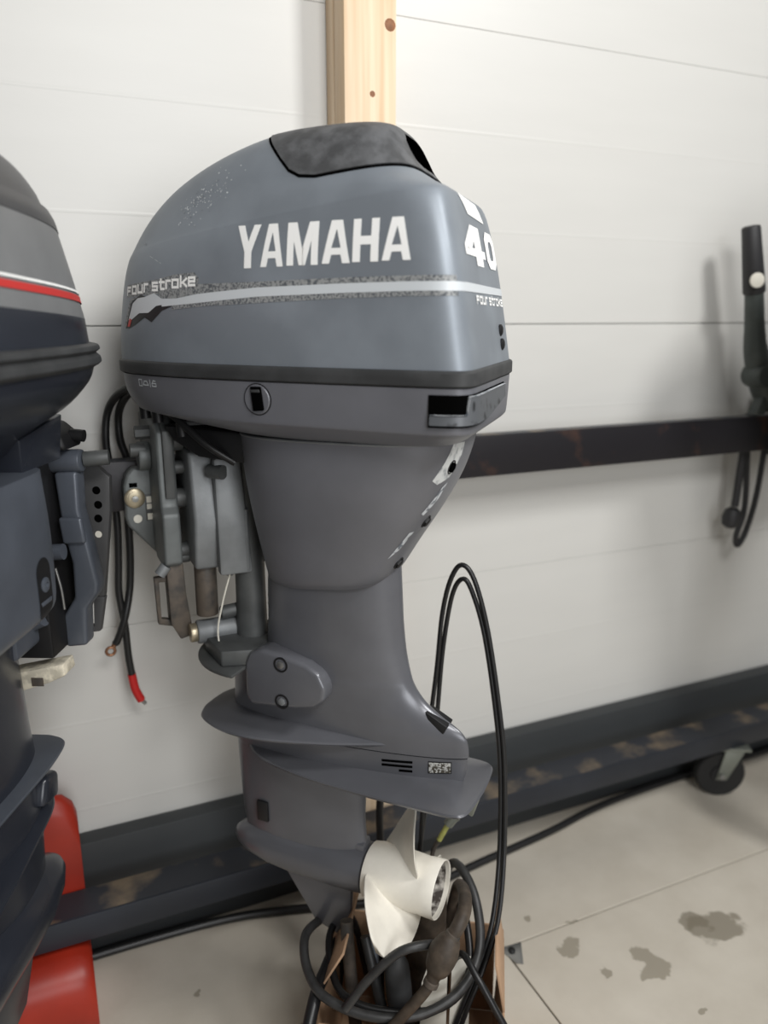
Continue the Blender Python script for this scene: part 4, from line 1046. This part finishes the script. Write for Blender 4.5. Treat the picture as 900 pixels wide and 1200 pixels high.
lathe('torpedo', [(0.001, -0.06), (0.02, -0.04), (0.036, 0.03), (0.04, 0.12), (0.038, 0.26), (0.03, 0.30), (0.0, 0.31)], (0.08, 0, 0.36), (1, 0, 0), 'navy_paint', right, RXF)

# ================================================================== red fuel tank
tank = thing('fuel_tank', 'red plastic fuel tank standing behind the lower rail in the corner', 'fuel tank', wp(-0.93, -0.1, 0), WALL_A)
tp = [(0.052, 0.004), (0.052, 0.36), (0.048, 0.40), (0.038, 0.428), (0.022, 0.438), (0.006, 0.428), (-0.005, 0.40), (-0.0085, 0.35), (-0.0085, 0.156), (-0.10, 0.146), (-0.135, 0.132), (-0.152, 0.10), (-0.155, 0.03), (-0.145, 0.0), (0.045, 0.0)]
tv, tf = prism_geo(tp, -0.22, 0.198, 'x')
def tank_geo():
    """rounded shoulders: the outline shrinks towards both ends"""
    secs = [(-0.22, 0.86), (-0.215, 0.93), (-0.195, 0.985), (-0.16, 1.0), (0.14, 1.0), (0.172, 0.985), (0.190, 0.94), (0.197, 0.88)]
    V, F = [], []; n = len(tp)
    for x, k in secs:
        for a, b in tp: V.append((x, 0.02 + (a - 0.02) * (0.7 + 0.3 * k), b * k))
    for i in range(len(secs) - 1):
        for q in range(n): F.append((i * n + q, i * n + (q + 1) % n, (i + 1) * n + (q + 1) % n, (i + 1) * n + q))
    F.append(tuple(range(n))); F.append(tuple(range((len(secs) - 1) * n, len(secs) * n)))
    return V, F
obj('tank_body', *tank_geo(), 'red_plastic', tank, smooth=50)
lathe('filler_cap', [(0.028, 0), (0.028, 0.022), (0.024, 0.026), (0, 0.026)], (-0.10, 0.022, 0.436), (0, 0, 1), 'black', tank, n=24)

# ================================================================== cardboard box of hoses and cables
bx = thing('cardboard_box', 'open cardboard box full of cables under the cream propeller', 'box', (0.055, 1.205, 0), radians(-8))
BW, BD, BH = 0.150, 0.125, 0.205
def wallp(name, p, t):
    return obj(name, *p, 'cardboard', bx, bevel=0.001)
box('bottom', -BW, BW, -BD, BD, 0, 0.004, 'cardboard', bx)
for s in (-1, 1):
    q = [(s * BW, 0.0042), (s * (BW + 0.012), BH), (s * (BW + 0.016), BH), (s * (BW + 0.004), 0.0042)]
    prism('side_panel', q, -BD, BD, 'y', 'cardboard', bx, bevel=0.0006)
    q = [(s * BD, 0.0042), (s * (BD + 0.008), BH), (s * (BD + 0.012), BH), (s * (BD + 0.004), 0.0042)]
    prism('end_panel', q, -BW, BW, 'x', 'cardboard', bx, bevel=0.0006)
prism('flap', [(BW + 0.0125, BH + 0.0005), (BW - 0.004, BH + 0.095), (BW + 0.0, BH + 0.096), (BW + 0.0165, BH + 0.0005)], -BD * 0.55, BD * 0.8, 'y', 'cardboard', bx, bevel=0.0006)
prism('flap', [(-BW - 0.0125, BH + 0.0005), (-BW + 0.035, BH + 0.090), (-BW + 0.031, BH + 0.092), (-BW - 0.0165, BH + 0.0005)], -BD * 0.6, BD, 'y', 'cardboard', bx, bevel=0.0006)
prism('flap', [(-BD - 0.0085, BH + 0.0005), (-BD - 0.075, BH + 0.030), (-BD - 0.076, BH + 0.034), (-BD - 0.0125, BH + 0.0005)], -BW * 0.2, BW, 'x', 'cardboard', bx, bevel=0.0006)

def cable(name, label, pts, r, m, n=10, group=None, cat='cable'):
    base_ = Vector(pts[0])
    o = tube(name, [Vector(p) - base_ for p in pts], r, m, n=n)
    o.location = base_
    return tag(o, label, cat, group)
cable('cable_coil', 'worn grey-black hose forming the outermost loop over the cardboard box', [(-0.02, 1.34, 0.05), (-0.06, 1.36, 0.16), (-0.105, 1.32, 0.222), (-0.132, 1.27, 0.250), (-0.147, 1.22, 0.261), (-0.138, 1.17, 0.243), (-0.104, 1.12, 0.233), (-0.029, 1.09, 0.224), (0.058, 1.09, 0.224), (0.133, 1.12, 0.247), (0.172, 1.18, 0.28), (0.168, 1.24, 0.337), (0.139, 1.3, 0.36), (0.119, 1.34, 0.293), (0.086, 1.32, 0.15), (0.06, 1.28, 0.02)], 0.0085, 'cable_grey', cat='hose')
cable('cable_coil', 'black cable forming the inner loop over the cardboard box', [(-0.03, 1.32, 0.06), (-0.06, 1.34, 0.19), (-0.086, 1.30, 0.240), (-0.103, 1.24, 0.243), (-0.093, 1.18, 0.224), (-0.068, 1.14, 0.212), (-0.007, 1.12, 0.204), (0.089, 1.12, 0.205), (0.143, 1.14, 0.236), (0.155, 1.19, 0.27), (0.145, 1.26, 0.301), (0.12, 1.30, 0.2), (0.10, 1.28, 0.02)], 0.0070, 'cable_black')
cable('black_hose', 'smooth black hose arching across the front of the box below the propeller blade', [(-0.065, 1.09, 0.239), (-0.029, 1.09, 0.295), (0.021, 1.09, 0.350), (0.065, 1.10, 0.358), (0.093, 1.13, 0.327), (0.111, 1.18, 0.243), (0.111, 1.2, 0.147), (0.10, 1.2, 0.01)], 0.0078, 'cable_grey', cat='hose')
cable('flat_cable', 'thick black cable hanging under the skeg at the left of the box', [(-0.098, 1.30, 0.05), (-0.084, 1.32, 0.16), (-0.088, 1.26, 0.218), (-0.106, 1.19, 0.222), (-0.122, 1.13, 0.215), (-0.136, 1.06, 0.16), (-0.14, 1.03, 0.06), (-0.14, 1.02, 0.012)], 0.0115, 'cable_black')
fh = thing('fuel_hose', 'dirty brown fuel hose with a primer bulb lying on top of the box', 'hose', (0.003, 1.07, 0.207))
fo = Vector((0.003, 1.07, 0.207))
tube('hose', [Vector(p) - fo for p in [(-0.03, 1.10, 0.12), (-0.012, 1.08, 0.18), (0.003, 1.07, 0.207), (0.040, 1.07, 0.256), (0.066, 1.07, 0.292), (0.079, 1.074, 0.311)]], 0.0095, 'hose_brown', fh)
tube('primer_bulb', [Vector(p) - fo for p in [(0.078, 1.073, 0.309), (0.083, 1.077, 0.320), (0.089, 1.080, 0.333), (0.099, 1.085, 0.358), (0.109, 1.089, 0.378), (0.114, 1.091, 0.387)]], [0.0105, 0.013, 0.0215, 0.025, 0.019, 0.012], 'hose_brown', fh, n=18)
tube('hose_tail', [Vector(p) - fo for p in [(0.113, 1.09, 0.386), (0.126, 1.10, 0.402), (0.137, 1.13, 0.407), (0.142, 1.19, 0.390), (0.135, 1.25, 0.345), (0.12, 1.28, 0.2), (0.11, 1.27, 0.03)]], [0.0115, 0.0125, 0.012, 0.011, 0.010, 0.010, 0.010], 'hose_brown', fh)
for p, d in (((0.078, 1.073, 0.309), (0.4, 0.15, 0.9)), ((0.113, 1.09, 0.386), (0.5, 0.2, 0.8))):
    lathe('hose_clamp', [(0.0115, -0.005), (0.0130, -0.004), (0.0130, 0.004), (0.0115, 0.005)], Vector(p) - fo, d, 'rust_brown', fh, n=18)
cable('thin_cable', 'thin black cable leaving the box over its right flap', [(0.110, 1.18, 0.22), (0.134, 1.14, 0.303), (0.156, 1.10, 0.296), (0.182, 1.075, 0.262), (0.222, 1.05, 0.190), (0.26, 1.02, 0.08), (0.28, 1.0, 0.008)], 0.0062, 'cable_black')
A_ = [(0.051, 1.28, 0.02), (0.055, 1.30, 0.168), (0.072, 1.36, 0.336), (0.081, 1.38, 0.516), (0.091, 1.38, 0.631), (0.101, 1.38, 0.734), (0.109, 1.38, 0.838), (0.122, 1.37, 0.909), (0.141, 1.36, 0.942), (0.164, 1.35, 0.916), (0.19, 1.34, 0.821), (0.213, 1.32, 0.677), (0.224, 1.3, 0.566), (0.223, 1.26, 0.413), (0.206, 1.2, 0.316), (0.176, 1.16, 0.250), (0.140, 1.13, 0.173), (0.10, 1.12, 0.03)]
B_ = [(0.034, 1.28, 0.02), (0.038, 1.31, 0.158), (0.069, 1.365, 0.323), (0.093, 1.385, 0.513), (0.103, 1.385, 0.628), (0.112, 1.385, 0.767), (0.127, 1.38, 0.877), (0.146, 1.37, 0.912), (0.164, 1.36, 0.884), (0.185, 1.345, 0.81), (0.205, 1.325, 0.683), (0.217, 1.305, 0.563), (0.215, 1.265, 0.409), (0.197, 1.205, 0.312), (0.167, 1.165, 0.243), (0.130, 1.135, 0.167), (0.09, 1.12, 0.03)]
cable('control_cable', 'outer of two thin black cables looping high behind the propeller', A_, 0.0046, 'cable_black', group='control cables in a tall loop')
cable('control_cable', 'inner of two thin black cables looping high behind the propeller', B_, 0.0046, 'cable_black', group='control cables in a tall loop')
cable('hanging_cable', 'black cable running up in front of the wooden post behind the gearcase', [(-0.007, 1.30, 0.02), (-0.007, 1.33, 0.201), (-0.007, 1.40, 0.306), (-0.009, 1.42, 0.392), (-0.003, 1.43, 0.484), (0.0, 1.45, 0.60), (-0.03, 1.46, 0.72), (-0.07, 1.45, 0.80)], 0.008, 'cable_black')
gw = thing('earth_wire', 'short yellow-green wire end sticking up behind the propeller', 'wire', (0.085, 1.33, 0.01))
go = Vector((0.085, 1.33, 0.01))
tube('core', [Vector(p) - go for p in [(0.085, 1.31, 0.01), (0.085, 1.33, 0.20), (0.095, 1.35, 0.335), (0.110, 1.35, 0.377)]], 0.0045, 'rust_brown', gw)
tube('sleeve', [Vector(p) - go for p in [(0.109, 1.35, 0.375), (0.123, 1.35, 0.404), (0.130, 1.35, 0.416)]], 0.0055, 'yellow_green', gw)
tube('connector', [Vector(p) - go for p in [(0.126, 1.35, 0.410), (0.136, 1.35, 0.424), (0.143, 1.35, 0.430)]], 0.010, 'caster_grey', gw)
cable('rubber_grip', 'black rubber grip standing upright inside the cable box', [(0.040, 1.14, 0.012), (0.036, 1.142, 0.10), (0.030, 1.148, 0.18), (0.022, 1.156, 0.262), (0.019, 1.159, 0.275)], [0.021, 0.022, 0.023, 0.022, 0.012], 'rubber', n=18, cat='grip')
cable('grey_pipe', 'dark grey pipe leaning beside the rubber grip in the box', [(0.012, 1.15, 0.012), (0.004, 1.155, 0.12), (-0.015, 1.17, 0.215), (-0.034, 1.20, 0.285)], 0.010, 'cable_grey', cat='pipe')
cable('blue_grey_pipe', 'slim blue-grey pipe standing between the grip and the pipe', [(0.0, 1.16, 0.012), (-0.006, 1.165, 0.13), (-0.016, 1.19, 0.25), (-0.02, 1.20, 0.30)], 0.007, 'slate_paint', cat='pipe')
cable('rust_pipe', 'rusty brown pipe leaning at the left inside the box', [(-0.045, 1.18, 0.012), (-0.055, 1.185, 0.13), (-0.066, 1.20, 0.27), (-0.068, 1.21, 0.31)], 0.012, 'rust_brown', cat='pipe')
cable('brown_canister', 'dark brown canister standing at the back of the box behind the primer bulb', [(0.075, 1.25, 0.012), (0.078, 1.25, 0.15), (0.082, 1.252, 0.30), (0.085, 1.254, 0.345), (0.086, 1.255, 0.355)], [0.034, 0.036, 0.036, 0.030, 0.014], 'hose_brown', n=22, cat='canister')
# papers and cream covers tucked into the box
def sheet(name, label, pts, m, cat='paper', t=0.0015):
    P = [Vector(p) for p in pts]
    c = sum(P, Vector()) / len(P)
    nrm = (P[1] - P[0]).cross(P[2] - P[0]).normalized() * t
    v = [p - c for p in P] + [p - c + nrm for p in P]
    n_ = len(P)
    f = [tuple(range(n_)), tuple(range(2 * n_ - 1, n_ - 1, -1))] + [(i, (i + 1) % n_, n_ + (i + 1) % n_, n_ + i) for i in range(n_)]
    o = obj(name, v, f, m); o.location = c
    return tag(o, label, cat)
sheet('paper_leaflet', 'cream leaflet stuck upright in the box right of the rubber grip', [(0.060, 1.115, 0.06), (0.108, 1.120, 0.06), (0.112, 1.150, 0.265), (0.078, 1.148, 0.275), (0.066, 1.142, 0.24)], 'paper_white')
sheet('paper_leaflet', 'white leaflet standing in the box next to its right flap', [(0.112, 1.125, 0.06), (0.150, 1.135, 0.06), (0.154, 1.165, 0.275), (0.120, 1.155, 0.272)], 'paper_white')
cable('floor_hose', 'long black hose lying on the floor along the baseboard', [tuple(wp(u, v, 0.0105)) for u, v in ((-1.3, -0.09), (-0.95, -0.075), (-0.745, -0.062), (-0.461, -0.072), (-0.30, -0.105), (-0.10, -0.165), (0.05, -0.170), (0.209, -0.148), (0.444, -0.118), (0.60, -0.088), (0.75, -0.072), (1.0, -0.064), (1.4, -0.062))], 0.0100, 'cable_black', cat='hose')
